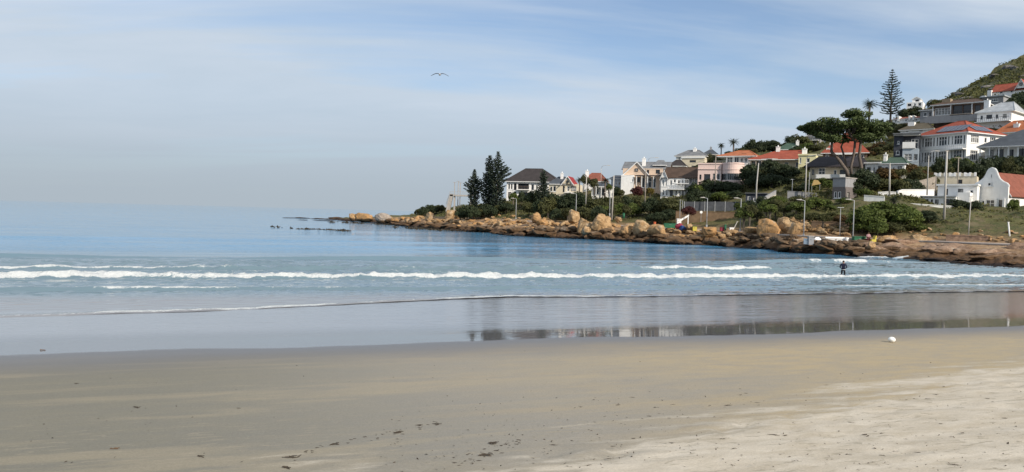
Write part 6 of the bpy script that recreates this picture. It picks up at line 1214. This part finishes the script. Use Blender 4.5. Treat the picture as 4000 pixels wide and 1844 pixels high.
t = item('bin', 'white rounded bin lid standing at the right end of the bench', 'bin', 3307, 944, 113.5); MB().tube([(0, 0, -.2), (0, 0, .5), (0, 0, .62), (0, 0, .68)], [.28, .32, .26, .06], 12).build('body', WHITE, t, True); MB().tube([(0, 0, .60), (0, 0, .64)], .33, 12).build('rim', TRIM, t)
t = item('dinghy', 'small upturned white dinghy between utility cabinet and bench', 'boat', 3192, 940, 114, R(20)); V = IV * [.62, .34, .42]; V = V[:]; V[:, 2] = np.maximum(V[:, 2], -.02) + .1; V[:, 0] *= 1 + .15 * (V[:, 0] > 0); link('hull', mkmesh('hull', V, IF, WHITE, True), t); MB().tube([(-.62, 0, .14), (-.3, 0, .5), (.3, 0, .53), (.7, 0, .14)], .03, 5).build('keel', TRIM, t)
def bin_(label, px, py, Y, mat, h=.95, r=.26):
    t = item('bin', label, 'bin', px, py, Y); MB().tube([(0, 0, -.2), (0, 0, h * .85)], [r * .85, r], 12).build('body', mat, t, True); MB().tube([(0, 0, h * .85 + .004), (0, 0, h * .95), (0, 0, h)], [r * 1.1, r * 1.05, r * .4], 12).build('lid', mat, t, True)
bin_('green litter bin on the verge beside the thick pale pole', 2436, 849, 163, GREENP); bin_('orange litter bin on the path below the large dark trees', 2557, 881, 149, ORG, .75); bin_('slim green litter bin left of the slanted pole', 2833, 898, 138, GREENP, 1.0, .2)
slim_post('slanted pale pole leaning from the white plinth', 2858, 866, 894, 137, 'leaning_pole', .09, PALEPOLE, lean=.75)
t = item('round_sign', 'round white sign on a thin post before the earth-coloured wall', 'sign', 2738, 858, 150); MB().tube([(0, 0, -.5), (0, 0, 1.5)], .035, 6).build('post', STEEL, t); MB().tube([(0, -.06, 1.5), (0, -.03, 1.5)], .27, 16).build('disc', TRIM, t)
t = item('ramp_rail', 'white slanting handrail wall climbing from the plinth', 'railing', 2656, 866, 147); q = 147 / F; MB().prism([(0, 0), (34 * q, 22 * q), (34 * q, 29 * q), (0, 8 * q)], -.1, .1).build('rail', WHITE, t); MB().box(.1, .25, -.06, .06, -.6, 8 * q).build('post', WHITE, t); MB().box(30 * q, 30 * q + .15, -.06, .06, -.6, 20 * q).build('post', WHITE, t)
def heap(label, px, py, w, h, Y, mat, seed): P = at(px, py, Y); o = link('tarpaulin_heap', boulder_mesh('tarpaulin_heap', seed, mat, .35, 4, .55), None, P, 0, (w * Y / F / 2, w * Y / F / 2.4, h * Y / F / 2)); tag(o, label, 'tarpaulin')
heap('bundled red tarpaulin on the path beside the blue one', 2651, 886, 34, 26, 143.5, REDP, 91); heap('bundled blue tarpaulin on the path beside the red one', 2668, 890, 30, 20, 142.6, BLUEP, 92)
t = item('awning', 'small yellow sail awning in the garden left of the grey outbuilding', 'awning', 3188, 730, 155); q = 155 / F
MB().prism([(-18 * q, 4 * q), (18 * q, 12 * q), (6 * q, 26 * q), (-10 * q, 27 * q)], -.05, .05).build('sail', pm('ochre_canvas', (0.34, 0.24, 0.10), var=.12), t)
for x in (-16, 15): MB().tube([(x * q, .12, -1), (x * q, .12, 14 * q)], .04, 6).build('post', STEEL, t)

# ------------------------------------------------------------------ overhead cables
def cable(label, a, b, sag):
    A, B = at(*a), at(*b); pts = []
    for k in range(13): t = k / 12; q = A.lerp(B, t) - A; q.z -= sag * 4 * t * (1 - t); pts.append(q)
    o = MB().tube(pts, .022, 4).build('overhead_cable', DTRIM, loc=A); tag(o, label, 'cable')
cable('overhead cable from the thick pale pole to the timber pole', (2392, 690, 167), (2519, 664, 172), .5); cable('overhead cable from the timber pole to the brown pole', (2519, 664, 172), (2793, 608, 178), 1.0)
cable('overhead cable from the brown pole to the tall arm lamp', (2793, 608, 178), (2954, 640, 150), .8); cable('overhead cable from the pale pole among the rusty bushes to the thick tapered pole', (3475, 642, 140), (3688, 594, 122), .7)
